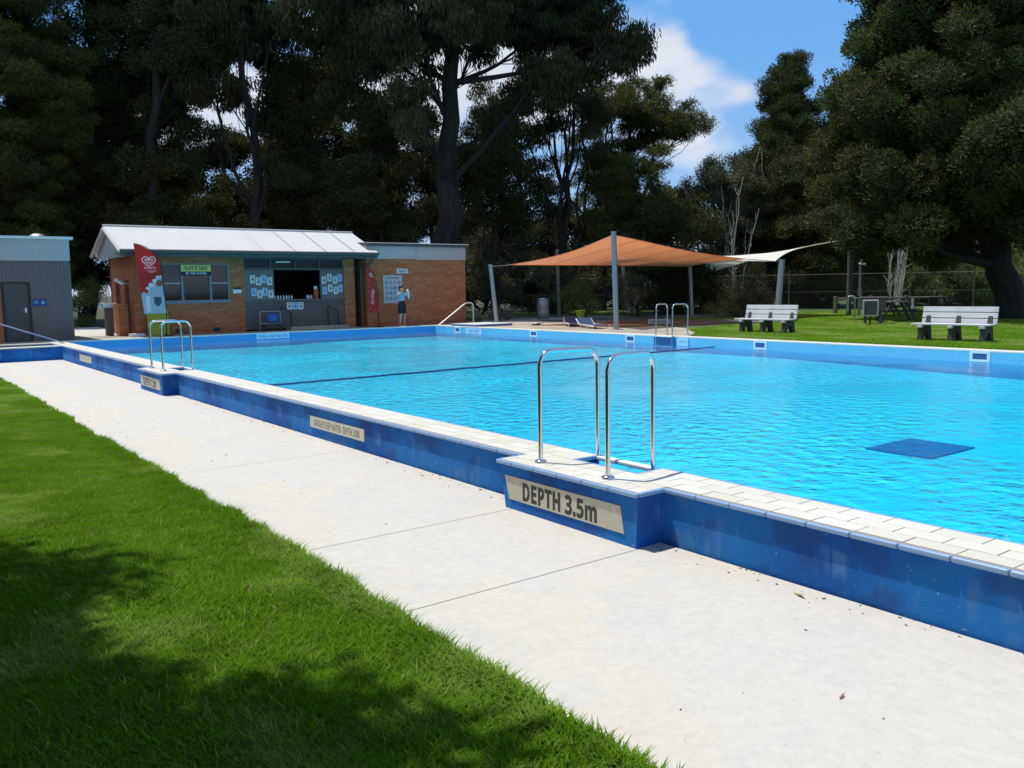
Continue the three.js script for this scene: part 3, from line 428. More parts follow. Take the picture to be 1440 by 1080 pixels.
{ // brick wing with a flat roof
  const t = thing('toilet_block', 'flat roofed brick wing with pale fascia right of the kiosk', 'building'), z = -32.2;
  mesh('wall', [box(16.62, 21.5, B0, 3.2, z - 4.5, z)], M.brick, t);
  mesh('fascia', [box(16.62, 18.98, 3.2, 3.72, z - 4.5, z + 0.02), box(18.995, 21.52, 3.17, 3.72, z - 4.5, z + 0.021)], M.paleFascia, t);
  mesh('roof_edge', [box(16.6, 21.62, 3.72, 3.83, z - 4.6, z + 0.1)], M.darkTrim, t);
  mesh('roof', [corrugated(16.6, 21.65, z - 4.6, 4.05, z + 0.13, 3.85, 0.09, 0.01)], M.roofIron, t);
  for (let i = 0; i < 6; i++) { const r = rng(i + 3); mesh('lime_fleck', box(0, 0.02 + r() * 0.02, 0, 0.015, 0, 0.003).translate(16.9 + r() * 4.4, 2 + r() * 1.1, z + 0.001), M.offWhite, t); }
  const n = thing('notice_board', 'large white notice board of pictograms on the brick wing', 'notice board', [17.82, 1.93, z + 0.004]);
  mesh('panel', box(-0.44, 0.44, -0.58, 0.58, 0, 0.02), M.offWhite, n);
  mesh('print', face(0.86, 1.14).translate(0, 0, 0.0225), canvasMat(256, 340, (x, w, h) => { x.fillStyle = '#b9bcc2'; x.fillRect(0, 0, w, h); x.fillStyle = '#5b5f6b'; x.fillRect(24, 18, 200, 10); x.fillRect(24, 34, 200, 6); for (let j = 0; j < 4; j++) for (let i = 0; i < 4; i++) { const cx = 40 + i * 58, cy = 86 + j * 66; x.strokeStyle = (i + j) % 3 === 0 ? '#2b2d33' : '#6d7280'; x.lineWidth = 5; x.beginPath(); x.arc(cx, cy, 21, 0, 7); x.stroke(); x.fillStyle = '#3a3d45'; x.fillRect(cx - 8, cy - 10, 10 + ((i * 7 + j * 3) % 9), 18); x.beginPath(); x.moveTo(cx - 15, cy - 15); x.lineTo(cx + 15, cy + 15); x.stroke(); } }), n);
  const w = thing('toilet_sign', 'small white sign reading TOILET on the brick wing', 'sign', [18.3, 2.69, z + 0.004]); mesh('panel', box(-0.27, 0.27, -0.095, 0.095, 0, 0.012), M.white, w); mesh('print', face(0.52, 0.17).translate(0, 0, 0.0145), canvasMat(256, 84, (x, W, H) => { x.fillStyle = '#cfd0c8'; x.fillRect(0, 0, W, H); x.fillStyle = '#23252b'; words(x, 'TOILET', W / 2, H / 2 + 2, 62, 0.9); }), w);
  const q = thing('switch_box', 'small pale metal box on the brick right of the notice board', 'box', [18.62, 1.58, z + 0.004]); mesh('case', rbox(-0.11, 0.11, -0.1, 0.1, 0, 0.07, 0.01), M.paleFascia, q); mesh('lid', rbox(-0.09, 0.09, -0.08, 0.08, 0.068, 0.08, 0.006), M.greyMetal, q);
}
{ // grey shed at the left
  const t = thing('change_shed', 'grey ribbed metal shed with dark door and white roof edge', 'building'), z = -31.9, x1 = 5.55, rib = [];
  mesh('wall', [box(4.32, x1, B0, 3.02, z - 4, z), box(3.5, 4.32, 2.33, 3.02, z - 4, z), box(-6, 3.5, 2.4, 3.02, z - 4, z), box(3.4, 4.4, B0, 2.4, z - 4, z - 0.12)], M.greyMetal, t);
  mesh('brick_wall', box(-6, 3.5, B0, 2.4, z - 3.9, z - 0.004), M.brick, t);
  for (let x = 4.36; x < x1; x += 0.1) rib.push(box(x, x + 0.035, B0 + 0.02, 3.0, z, z + 0.014));
  for (let x = 3.5; x < 4.32; x += 0.1) rib.push(box(x, x + 0.035, 2.36, 3.0, z, z + 0.014));
  mesh('wall_rib', rib, M.greyMetal, t).userData.kind = 'stuff';
  mesh('fascia', [box(-6, x1 + 0.01, 3.02, 3.72, z - 4, z + 0.02)], M.paleFascia, t);
  mesh('roof', [box(-6.1, x1 + 0.12, 3.72, 3.8, z - 4.1, z + 0.14)], M.white, t);
  const d = mesh('door', [box(3.58, 4.28, B0 + 0.02, 2.3, z - 0.11, z - 0.06)], M.darkTrim, t); mesh('handle', [box(4.14, 4.2, 1.35, 1.5, z - 0.06, z - 0.03), bar([4.17, 1.43, z - 0.03], [4.06, 1.43, z - 0.02], 0.012)], M.dullSteel, d);
  mesh('door_frame', [box(3.5, 3.58, B0, 2.33, z - 0.12, z + 0.005), box(4.28, 4.33, B0, 2.33, z - 0.12, z + 0.005), box(3.58, 4.28, 2.3, 2.34, z - 0.12, z + 0.005)], M.black, t);
  tag(mesh('roof_vent', [new THREE.SphereGeometry(0.22, 18, 10, 0, 6.3, 0, 1.57).scale(1.3, 0.75, 1.3).translate(4.8, 3.8, z - 1), cyl(4.8, 3.79, 3.84, z - 1, 0.36)], M.dullSteel), 'domed metal vent on the roof of the grey shed', 'vent');
  const s = thing('shed_sign', 'small blue sign with a white symbol beside the shed door', 'sign', [4.58, 1.66, z + 0.016]); mesh('plate', box(-0.2, 0.2, -0.11, 0.11, 0, 0.01), std([0.01, 0.07, 0.3], 0.5), s); mesh('print', face(0.39, 0.21).translate(0, 0, 0.0125), canvasMat(128, 70, (x, w, h) => { x.fillStyle = '#0d3f86'; x.fillRect(0, 0, w, h); x.fillStyle = '#8fb3dd'; x.fillRect(10, 14, 34, 6); x.fillRect(10, 26, 44, 5); x.fillRect(10, 38, 40, 5); x.beginPath(); x.arc(94, 35, 19, 0, 7); x.fill(); x.fillStyle = '#0d3f86'; x.fillRect(90, 22, 8, 26); }), s);
}
// ================================================================ BANNERS, SAILS, FURNITURE
function featherBanner(label, at, pts, poleTop, mat, turn = 0) {
  const t = thing('feather_banner', label, 'banner', at, turn), s = new THREE.Shape();
  s.moveTo(...pts[0]); s.lineTo(...pts[1]); s.quadraticCurveTo(...pts[2], ...pts[3]); s.lineTo(...pts[4]); s.lineTo(...pts[0]);
  const g = new THREE.ExtrudeGeometry(s, { depth: 0.006, bevelEnabled: false, curveSegments: 16 }), p = g.attributes.position, uv = g.attributes.uv; g.computeBoundingBox(); const b = g.boundingBox;
  for (let i = 0; i < p.count; i++) { const x = (p.getX(i) - b.min.x) / (b.max.x - b.min.x), y = (p.getY(i) - b.min.y) / (b.max.y - b.min.y); uv.setXY(i, x, y); p.setZ(i, p.getZ(i) + 0.05 * Math.sin(y * 5 + x * 2)); }
  g.computeVertexNormals(); mesh('cloth', g, mat, t);
  const c = new THREE.QuadraticBezierCurve3(V(pts[1][0], pts[1][1], 0.01), V(pts[2][0] + 0.02, pts[2][1] + 0.02, 0.06), V(pts[3][0] + 0.015, pts[3][1], 0.03)).getPoints(14);
  const line = [...c, V(pts[4][0] + 0.015, pts[4][1], 0), V(poleTop[0], 0.05, 0)]; mesh('pole', tube(line, line.map((q, i) => 0.01 + 0.012 * (i / line.length)), 8), M.black, t);
  mesh('base', [new THREE.CylinderGeometry(0.03, 0.04, 0.1, 12).translate(poleTop[0], 0.05, 0), rbox(poleTop[0] - 0.25, poleTop[0] + 0.25, 0, 0.03, -0.04, 0.04, 0.01), rbox(poleTop[0] - 0.04, poleTop[0] + 0.04, 0.0, 0.028, -0.25, 0.25, 0.01)], M.black, t);
  return t;
}
{
  const heart = (x, cx, cy, s, col, lw) => { x.save(); x.translate(cx, cy); x.scale(s, s); x.strokeStyle = col; x.lineWidth = lw / s; x.lineCap = 'round'; x.beginPath(); x.moveTo(0, 62); x.bezierCurveTo(-70, 30, -95, -15, -62, -42); x.bezierCurveTo(-35, -62, -8, -45, 0, -20); x.bezierCurveTo(8, -45, 35, -62, 62, -42); x.bezierCurveTo(95, -15, 70, 30, 0, 62); x.stroke(); x.beginPath(); x.moveTo(-6, 30); x.bezierCurveTo(-40, 12, -52, -8, -38, -20); x.bezierCurveTo(-22, -30, -8, -12, 0, 2); x.bezierCurveTo(8, -14, 24, -30, 40, -18); x.bezierCurveTo(54, -2, 30, 18, 8, 30); x.stroke(); x.restore(); };
  featherBanner('tall red banner with white heart and ice cream picture left of the window', [8.1, DECK, -31.45], [[-0.42, 0.8], [-0.62, 3.2], [0.12, 3.05], [0.23, 2.3], [0.3, 0.8]], [0.28, 0.05], canvasMat(384, 1024, (x, w, h) => {
    x.fillStyle = '#dc2a24'; x.fillRect(0, 0, w, h);
    const g = (y) => y * h;
    x.fillStyle = '#cfd4dc'; x.beginPath(); x.moveTo(w, g(0.47)); x.lineTo(w * 0.82, g(0.46)); x.lineTo(w * 0.62, g(0.55)); x.lineTo(w * 0.38, g(0.64)); x.lineTo(w * 0.15, g(0.72)); x.lineTo(w * 0.1, h); x.lineTo(w, h); x.fill();
    x.fillStyle = '#f4f4f2'; for (const [a, b, r] of [[0.78, 0.48, 26], [0.66, 0.53, 30], [0.52, 0.59, 34], [0.4, 0.64, 28], [0.9, 0.47, 20]]) { x.beginPath(); x.arc(w * a, g(b), r, 0, 7); x.fill(); }
    x.fillStyle = '#c4643a'; x.beginPath(); x.arc(w * 0.83, g(0.565), 46, 0, 7); x.fill(); x.fillStyle = '#d9362f'; x.beginPath(); x.arc(w * 0.34, g(0.68), 30, 0, 7); x.fill();
    x.fillStyle = '#eef0f3'; x.fillRect(w * 0.3, g(0.75), w * 0.16, h * 0.22); x.fillStyle = '#63676e'; x.fillRect(w * 0.6, g(0.76), w * 0.26, h * 0.1); x.beginPath(); x.arc(w * 0.72, g(0.86), 34, 0, 7); x.fill();
    heart(x, w * 0.5, g(0.245), 1.18, '#f6e3df', 15); x.fillStyle = '#f6e3df'; words(x, 'STREETS', w * 0.52, g(0.345), 44, 0.95); x.fillRect(w * 0.42, g(0.385), 130, 8); x.fillRect(w * 0.48, g(0.403), 70, 7);
  }, 0.7, { transmission: 0.5 }));
  featherBanner('narrow red banner with white print in front of the brick pier', [16.62, DECK, -31.7], [[-0.2, 0.62], [-0.24, 2.55], [0.02, 2.4], [0.2, 1.5], [0.22, 0.55]], [0.22, 0.05], canvasMat(192, 1024, (x, w, h) => {
    x.fillStyle = '#da2a2c'; x.fillRect(0, 0, w, h); const r = rng(12); for (let i = 0; i < 46; i++) { x.fillStyle = ['#e9b8a8', '#e0a04a', '#f3dcd4'][i % 3]; x.fillRect(r() * w, h * (0.3 + 0.66 * r()), 5 + r() * 9, 5 + r() * 9); }
    heart(x, w * 0.55, h * 0.22, 0.8, '#f2d9d4', 12); x.save(); x.translate(w * 0.5, h * 0.66); x.rotate(-1.45); x.fillStyle = '#f5e6df'; words(x, 'ICE CREAM', 0, 0, 74, 0.8); x.restore();
  }, 0.7, { transmission: 0.5 }));
}
// shade sails: stretched four-cornered cloth with hollowed edges
function sail(name, label, corners, mat, sag) {
  const [a, b, c, d] = corners.map((p) => V(...p)), n = 24, P = [], U = [], I = [], mid = a.clone().add(b).add(c).add(d).multiplyScalar(0.25);
  for (let j = 0; j <= n; j++) for (let i = 0; i <= n; i++) {
    const u = i / n, v = j / n, p = a.clone().multiplyScalar((1 - u) * (1 - v)).addScaledVector(b, u * (1 - v)).addScaledVector(c, u * v).addScaledVector(d, (1 - u) * v);
    const eu = 4 * u * (1 - u), ev = 4 * v * (1 - v), k = sag * Math.max(eu * Math.pow(Math.abs(2 * v - 1), 2.2), ev * Math.pow(Math.abs(2 * u - 1), 2.2));
    p.lerp(V(mid.x, p.y, mid.z), k); P.push(...p.toArray()); U.push(u * 8, v * 8);
  }
  for (let j = 0; j < n; j++) for (let i = 0; i < n; i++) { const q = j * (n + 1) + i; I.push(q, q + 1, q + n + 1, q + 1, q + n + 2, q + n + 1); }
  const g = new THREE.BufferGeometry(); g.setAttribute('position', new THREE.Float32BufferAttribute(P, 3)); g.setAttribute('uv', new THREE.Float32BufferAttribute(U, 2)); g.setIndex(I); g.computeVertexNormals();
  const t = thing(name, label, 'shade sail'); mesh('cloth', g, mat, t);
  const edge = (f) => { const pts = []; for (let i = 0; i <= n; i++) { const q = f(i) * 3; pts.push(V(P[q], P[q + 1], P[q + 2])); } return tube(pts, pts.map(() => 0.014), 5); };
  mesh('seam', [4, 8, 12, 16, 20].map((k) => edge((i) => i * (n + 1) + k).scale(1, 1, 1)), mat, t);
  mesh('hem', [edge((i) => i), edge((i) => n * (n + 1) + i), edge((i) => i * (n + 1)), edge((i) => i * (n + 1) + n)], mat, t);
  return t;
}
const orange = phys({ color: [0.82, 0.245, 0.05], roughness: 1, transmission: 0.6, thickness: 0 }), cream = phys({ color: [0.86, 0.85, 0.74], roughness: 1, transmission: 0.5, thickness: 0 });
{
  const P1 = [20.83, 3.66, -21.98], PL = [20.86, 2.83, -28.0], PM = [32.9, 2.83, -29.2], PW = [27.5, 2.88, -21.6];
  const s = sail('shade_sail', 'orange shade sail stretched over the paving beside the pool', [P1, PW, PM, PL], orange, 0.16);
  mesh('cable', [bar([20.86, 2.83, -28.0], [20.84, 2.8, -29.2], 0.014), bar(PW, [29.3, 2.78, -21.32], 0.014), bar(PM, [33.1, 2.85, -29.4], 0.014)], M.dullSteel, s);
  const s2 = sail('shade_sail', 'cream shade sail beyond the orange one, sloping up to the dark post', [[29.2, 2.8, -21.5], [36.2, 3.86, -22.95], [39, 2.7, -33], [28.2, 3.6, -33.3]], cream, 0.2);
  mesh('cable', [bar([36.2, 3.86, -22.95], [36.9, 3.98, -23], 0.014)], M.black, s2);
  const post = (label, at, top, r, mat) => { const t = thing('sail_post', label, 'post', [at[0], DECK - 0.1, at[1]]); mesh('shaft', bar([0, 0, 0], [top[0] - at[0], top[1] - DECK + 0.1, top[2] - at[1]], r, r, 16), mat, t); mesh('top_cap', bar([top[0] - at[0], top[1] - DECK + 0.08, top[2] - at[1]], [top[0] - at[0], top[1] - DECK + 0.12, top[2] - at[1]], r * 1.06, r * 1.06, 16), M.galv, t); mesh('base_plate', rbox(-0.17, 0.17, 0.09, 0.118, -0.17, 0.17, 0.008), M.galv, t); };
  post('tall grey steel post at the near peak of the orange sail', [20.95, -21.95], [20.82, 3.76, -21.95], 0.092, M.galv);
  post('leaning grey post at the left tip of the orange sail by the pool corner', [21.08, -29.26], [20.82, 2.87, -29.3], 0.088, M.galv);
  post('far grey post below the lower edge of the orange sail', [33.15, -29.3], [33.2, 2.95, -29.5], 0.09, M.galv);
  post('grey post leaning under the low tip of the cream sail behind the bench', [29.1, -21.3], [29.38, 2.85, -21.3], 0.12, M.galv);
  post('far weathered post behind the orange sail seen against the trees', [28.14, -33.63], [28.0, 3.76, -33.63], 0.1, M.timber);
  post('tall dark post holding the upper tip of the cream sail', [36.85, -22.98], [36.92, 4.03, -23.02], 0.12, M.darkTrim);
}
// slatted benches on moulded legs
function bench(label, at, turn) {
  const t = thing('bench', label, 'bench', at, turn);
  for (let i = 0; i < 3; i++) mesh('back_slat', rbox(-0.9, 0.9, -0.065, 0.065, -0.02, 0.02, 0.008).rotateX(-0.2).translate(0, 0.5 + i * 0.148, -0.2 - i * 0.03), M.bench, t);
  for (let i = 0; i < 3; i++) mesh('seat_slat', rbox(-0.98, 0.9, -0.02, 0.02, -0.066, 0.066, 0.008).translate(0, 0.43, 0.24 - i * 0.145), M.bench, t);
  for (const x of [-0.74, 0, 0.74]) {
    const s = new THREE.Shape([[-0.3, 0], [-0.18, 0], [-0.09, 0.2], [0.02, 0.26], [0.1, 0.2], [0.2, 0], [0.32, 0], [0.27, 0.3], [0.3, 0.41], [-0.13, 0.41], [-0.3, 0.86], [-0.35, 0.85], [-0.22, 0.36]].map(([a, b]) => new THREE.Vector2(a, b)));
    mesh('leg', uvm(new THREE.ExtrudeGeometry(s, { depth: 0.1, bevelEnabled: true, bevelSize: 0.008, bevelThickness: 0.008, bevelSegments: 2 }).translate(0, 0, -0.05).rotateY(-Math.PI / 2).translate(x, 0, 0)), M.benchLeg, t);
    mesh('seat_block', rbox(x - 0.06, x + 0.06, 0.34, 0.408, 0.2, 0.33, 0.01), M.bench, t);
  }
  return t;
}
{
  const b = bench('grey slatted bench at the right, opposite the right skimmer', [21.68, DECK - 0.02, -10.6], -1.5);
  copy(b, [22.2, DECK - 0.02, -16.6], -1.5, 'grey slatted bench in front of the cream sail post');
}
{ // picnic setting, bin and fence at the back of the lawn
  const t = thing('picnic_table', 'dark timber picnic table with benches behind the left bin', 'picnic table', [31.4, DECK, -17.6], 0.65);
  for (let i = 0; i < 4; i++) mesh('top_plank', rbox(-1.05, 1.05, 0.74, 0.785, -0.37 + i * 0.19, -0.2 + i * 0.19, 0.008), M.timber, t);
  for (const s of [-1, 1]) { mesh('seat_plank', rbox(-1.05, 1.05, 0.42, 0.46, s * 0.7 - 0.13, s * 0.7 + 0.13, 0.008), M.timber, t); }
  for (const s of [-0.75, 0.75]) mesh('frame', [bar([s, 0, -0.62], [s, 0.74, -0.25], 0.045, 0.045, 6), bar([s, 0, 0.62], [s, 0.74, 0.25], 0.045, 0.045, 6), rbox(s - 0.03, s + 0.03, 0.36, 0.42, -0.8, 0.8, 0.006)], M.benchLeg, t);
  copy(t, [40.6, DECK, -20.6], 0.6, 'long picnic table in the shade behind the right bench');
  copy(t, [37.2, DECK, -21.5], 0.65, 'second picnic table beside the dead pale shrub');
  const b = thing('litter_bin', 'square grey litter bin in a pale frame on a thin post', 'bin', [28.2, DECK, -16.75], -1.0);
  mesh('post', cyl(0, 0, 0.4, 0, 0.035), M.black, b); mesh('foot', cyl(0, -0.01, 0.03, 0, 0.12), M.black, b); mesh('hood', rbox(-0.3, 0.3, 0.98, 1.04, -0.25, 0.25, 0.015), M.paleFascia, b);
  mesh('frame', [rbox(-0.3, -0.24, 0.38, 0.98, -0.25, 0.25, 0.01), rbox(0.24, 0.3, 0.38, 0.98, -0.25, 0.25, 0.01), rbox(-0.24, 0.24, 0.38, 0.43, -0.25, 0.25, 0.01)], M.paleFascia, b); mesh('liner', rbox(-0.2, 0.2, 0.44, 0.86, -0.2, 0.2, 0.02), M.darkTrim, b); b.scale.setScalar(0.85);
  const bb = thing('barbecue_stand', 'dark metal barbecue stand behind the litter bin', 'barbecue', [29.3, DECK, -17.3], -1.0); mesh('body', [rbox(-0.42, 0.42, 0.5, 0.93, -0.3, 0.3, 0.02), box(-0.3, -0.22, 0, 0.5, -0.2, 0.2), box(0.22, 0.3, 0, 0.5, -0.2, 0.2)], M.darkTrim, bb); mesh('top_plate', rbox(-0.47, 0.47, 0.93, 0.97, -0.34, 0.34, 0.012), M.greyMetal, bb); mesh('hoop', bend([[-0.85, 0.4, 0], [-0.85, 1.0, 0], [-0.62, 1.0, 0], [-0.62, 0.1, 0]], 0.06, 0.025), M.dullSteel, bb);
  const l = thing('lamp_post', 'thin grey lamp post beside the tall dark sail post', 'lamp post', [36.6, DECK, -22.3]); mesh('shaft', [cyl(0, 0, 2.35, 0, 0.06, 0.045), cyl(0, 0.9, 1.25, 0, 0.09)], M.galv, l); mesh('lamp_head', [rbox(-0.06, 0.34, 2.3, 2.4, -0.08, 0.08, 0.03), bar([0, 2.3, 0], [0.1, 2.55, 0], 0.04)], M.dullSteel, l);
  const w = thing('marker_post', 'short white marker post by the back fence', 'post', [43.6, DECK, -23.55]); mesh('shaft', [cyl(0, 0, 0.62, 0, 0.06)], M.white, w); mesh('cap', new THREE.SphereGeometry(0.065, 12, 8).translate(0, 0.62, 0), M.white, w);
}
// chain-link fence along the back
{
  const A = V(30.6, DECK - 0.05, -45), B = V(51.5, DECK - 0.05, -17.4), d = B.clone().sub(A), Ln = d.length(), n = 11, fence = thing('chain_link_fence', 'long dark chain-link fence behind the lawn under the trees', 'fence');
  const at = (k) => A.clone().addScaledVector(d, k);
  for (let i = 0; i <= n; i++) { const p = at(i / n); mesh('fence_post', new THREE.CylinderGeometry(0.035, 0.04, 2.25, 8).translate(p.x, p.y + 1.12, p.z), M.timber, fence); }
  const rail = []; for (const y of [0.1, 1.08, 2.05]) rail.push(bar(A.clone().add(V(0, y, 0)).toArray(), B.clone().add(V(0, y, 0)).toArray(), y > 1.5 ? 0.02 : 0.01, y > 1.5 ? 0.02 : 0.01, 6)); mesh('rail', rail, M.timber, fence);
  const wires = [], dir = d.clone().normalize(), N = Math.floor(Ln / 0.14);
  const strip = (a, b) => { const g = new THREE.BufferGeometry(), s = dir.clone().multiplyScalar(0.006), P = [a.clone().sub(s), a.clone().add(s), b.clone().add(s), b.clone().sub(s)]; g.setAttribute('position', new THREE.Float32BufferAttribute([0, 1, 2, 0, 2, 3].flatMap((k) => P[k].toArray()), 3)); g.computeVertexNormals(); g.setAttribute('uv', new THREE.Float32BufferAttribute(new Array(12).fill(0), 2)); return g; };
  for (let i = -14; i < N; i++) for (const s of [0, 1]) { let k0 = i * 0.14, k1 = k0 + 1.95, y0 = 0.1, y1 = 2.05; if (k0 < 0) { y0 += -k0; k0 = 0; } if (k1 > Ln) { y1 -= k1 - Ln; k1 = Ln; } if (k1 <= k0) continue; wires.push(strip(at(k0 / Ln).add(V(0, s ? 2.15 - y0 : y0, 0)), at(k1 / Ln).add(V(0, s ? 2.15 - y1 : y1, 0)))); }
  mesh('wire_mesh', wires, M.darkTrim, fence).userData.kind = 'stuff';
  const low = thing('low_rail_fence', 'low dark rail fence behind the picnic tables', 'fence'), a2 = V(38.6, DECK, -24.8), b2 = V(43.2, DECK, -21.9);
  for (let i = 0; i < 4; i++) { const p = a2.clone().lerp(b2, i / 3); mesh('fence_post', rbox(p.x - 0.08, p.x + 0.08, p.y, p.y + 0.85, p.z - 0.08, p.z + 0.08, 0.01), M.timber, low); }
  mesh('rail', bar(a2.clone().add(V(0, 0.72, 0)).toArray(), b2.clone().add(V(0, 0.72, 0)).toArray(), 0.05, 0.05, 8), M.timber, low);
}
{ // poolside clutter at the far corner
  const m = thing('pool_cover_slab', 'flat blue and white slab lying at the far pool corner', 'slab', [19.75, DECK, -28.9], 0); mesh('body', rbox(-0.6, 1.2, 0, 0.07, -0.9, 0.9, 0.02), std([0.03, 0.1, 0.28], 0.6), m); mesh('top', rbox(-0.58, 1.18, 0.071, 0.09, -0.88, 0.88, 0.008), M.offWhite, m);
  const mat2 = thing('kick_board', 'pale wedge board lying on the paving left of the barrel', 'board', [21.6, DECK, -27.3], 0.5); mesh('board', rbox(-0.45, 0.45, 0.05, 0.09, -0.2, 0.2, 0.015), M.offWhite, mat2); mesh('prop', rbox(-0.1, 0.1, 0, 0.05, -0.15, 0.15, 0.01), M.timber, mat2);
  const b = thing('barrel', 'grey ribbed metal barrel standing on the far paving', 'barrel', [26.0, DECK, -32.3]); mesh('drum', new THREE.LatheGeometry([[0, 0], [0.27, 0], [0.28, 0.28], [0.3, 0.31], [0.28, 0.34], [0.28, 0.62], [0.3, 0.65], [0.28, 0.68], [0.27, 0.95], [0, 0.95]].map(([x, y]) => new THREE.Vector2(x, y)), 20), M.galv, b); mesh('lid', cyl(0, 0.95, 0.99, 0, 0.285, 0.27, 20), M.dullSteel, b);
  const g = thing('plant_tub', 'bright lime green tub with a small plant on the far paving', 'planter', [25.8, DECK, -29.4]); mesh('tub', new THREE.LatheGeometry([[0, 0], [0.16, 0], [0.22, 0.42], [0.24, 0.44], [0.22, 0.46], [0.2, 0.44], [0, 0.43]].map(([x, y]) => new THREE.Vector2(x, y)), 18), M.lime, g); const lv = []; const r = rng(4); for (let i = 0; i < 16; i++) { const a = r() * 6.28, e = 0.6 + r() * 0.8; lv.push(bar([0, 0.43, 0], [Math.cos(a) * 0.3 * Math.cos(e), 0.43 + 0.4 * Math.sin(e), Math.sin(a) * 0.3 * Math.cos(e)], 0.018, 0.002, 5)); } mesh('foliage', lv, std([0.06, 0.09, 0.03], 0.8), g);
  for (const [x, z, rot, txt, label] of [[23.6, -27.3, -0.75, 'NO DIVING', 'low white lettered board in front of the lime green tub'], [24.6, -23.4, -0.85, 'SHALLOW', 'low grey lettered board in front of the asphalt yard']]) { const s = thing('low_sign', label, 'sign', [x, DECK, z], rot); mesh('board', rbox(-0.42, 0.42, 0.02, 0.2, -0.015, 0.015, 0.005), M.offWhite, s); mesh('foot', [box(-0.3, -0.26, 0, 0.03, -0.08, 0.08), box(0.26, 0.3, 0, 0.03, -0.08, 0.08)], M.black, s); mesh('print', face(0.8, 0.16).translate(0, 0.11, 0.0165), canvasMat(256, 52, (q, w, h) => { q.fillStyle = '#a9a9a2'; q.fillRect(0, 0, w, h); q.fillStyle = '#55585a'; words(q, txt, w / 2, h / 2 + 1, 40, 0.95); }), s); }
  const lg = thing('sun_lounger', 'blue and white sun lounger with raised back at the foot of the tall post', 'sun lounger', [21.2, DECK, -23.5], 1.25);
  mesh('frame', [bend([[-0.9, 0.1, -0.3], [0.5, 0.12, -0.3], [0.8, 0.32, -0.3]], 0.1, 0.018), bend([[-0.9, 0.1, 0.3], [0.5, 0.12, 0.3], [0.8, 0.32, 0.3]], 0.1, 0.018), ...[-0.7, 0.35].flatMap((x) => [-0.3, 0.3].map((z) => bar([x, 0, z], [x, 0.11, z], 0.016)))], M.white, lg);
  mesh('sling', [rbox(-0.85, 0.48, 0.115, 0.13, -0.28, 0.28, 0.006), rbox(0, 0.36, -0.008, 0.008, -0.28, 0.28, 0.006).rotateZ(0.63).translate(0.48, 0.13, 0)], M.blueVinyl, lg);
  const lg2 = copy(lg, [21.9, DECK, -25.3], 1.0, 'darker sun lounger lying left of the blue one');
  const sc = thing('toy_cone', 'small yellow and red cone on the paving by the loungers', 'cone', [22.4, DECK, -26]); mesh('cone', cyl(0, 0.02, 0.3, 0, 0.1, 0.02), std([0.5, 0.42, 0.03], 0.6), sc); mesh('foot', rbox(-0.13, 0.13, 0, 0.02, -0.13, 0.13, 0.006), std([0.4, 0.05, 0.03], 0.6), sc);
}
// ---------------------------------------------------------------- a person by the wing, arms raised to the head
function capsules(list, center, half, res, mat) {
  const mc = new MarchingCubes(res, mat, false, false, 60000), f = mc.field, k = 0.03;
  const L = list.map(([a, b, r0, r1, s]) => ({ a: V(...a), d: V(...b).sub(V(...a)), r0, r1, s: s || [1, 1, 1] })), p = V(0, 0, 0), q = V(0, 0, 0);
  for (let z = 0; z < res; z++) for (let y = 0; y < res; y++) for (let x = 0; x < res; x++) {
    p.set(((x - res / 2) / (res / 2)) * half + center[0], ((y - res / 2) / (res / 2)) * half + center[1], ((z - res / 2) / (res / 2)) * half + center[2]);
    let D = 9; for (const c of L) { q.copy(p).sub(c.a); const t = clamp(q.dot(c.d) / Math.max(c.d.lengthSq(), 1e-6)); q.addScaledVector(c.d, -t); q.set(q.x / c.s[0], q.y / c.s[1], q.z / c.s[2]); const di = q.length() - lerp(c.r0, c.r1, t); const h = Math.max(k - Math.abs(D - di), 0) / k; D = Math.min(D, di) - h * h * k * 0.25; }
    f[x + y * res + z * res * res] = -D * 10;
  }
  mc.isolation = 0; mc.update();
  const n = mc.count, g = new THREE.BufferGeometry(); g.setAttribute('position', new THREE.BufferAttribute(mc.positionArray.slice(0, n * 3), 3)); g.setAttribute('normal', new THREE.BufferAttribute(mc.normalArray.slice(0, n * 3), 3)); g.setAttribute('uv', new THREE.BufferAttribute(new Float32Array(n * 2), 2));
  return g.scale(half, half, half).translate(...center);
}
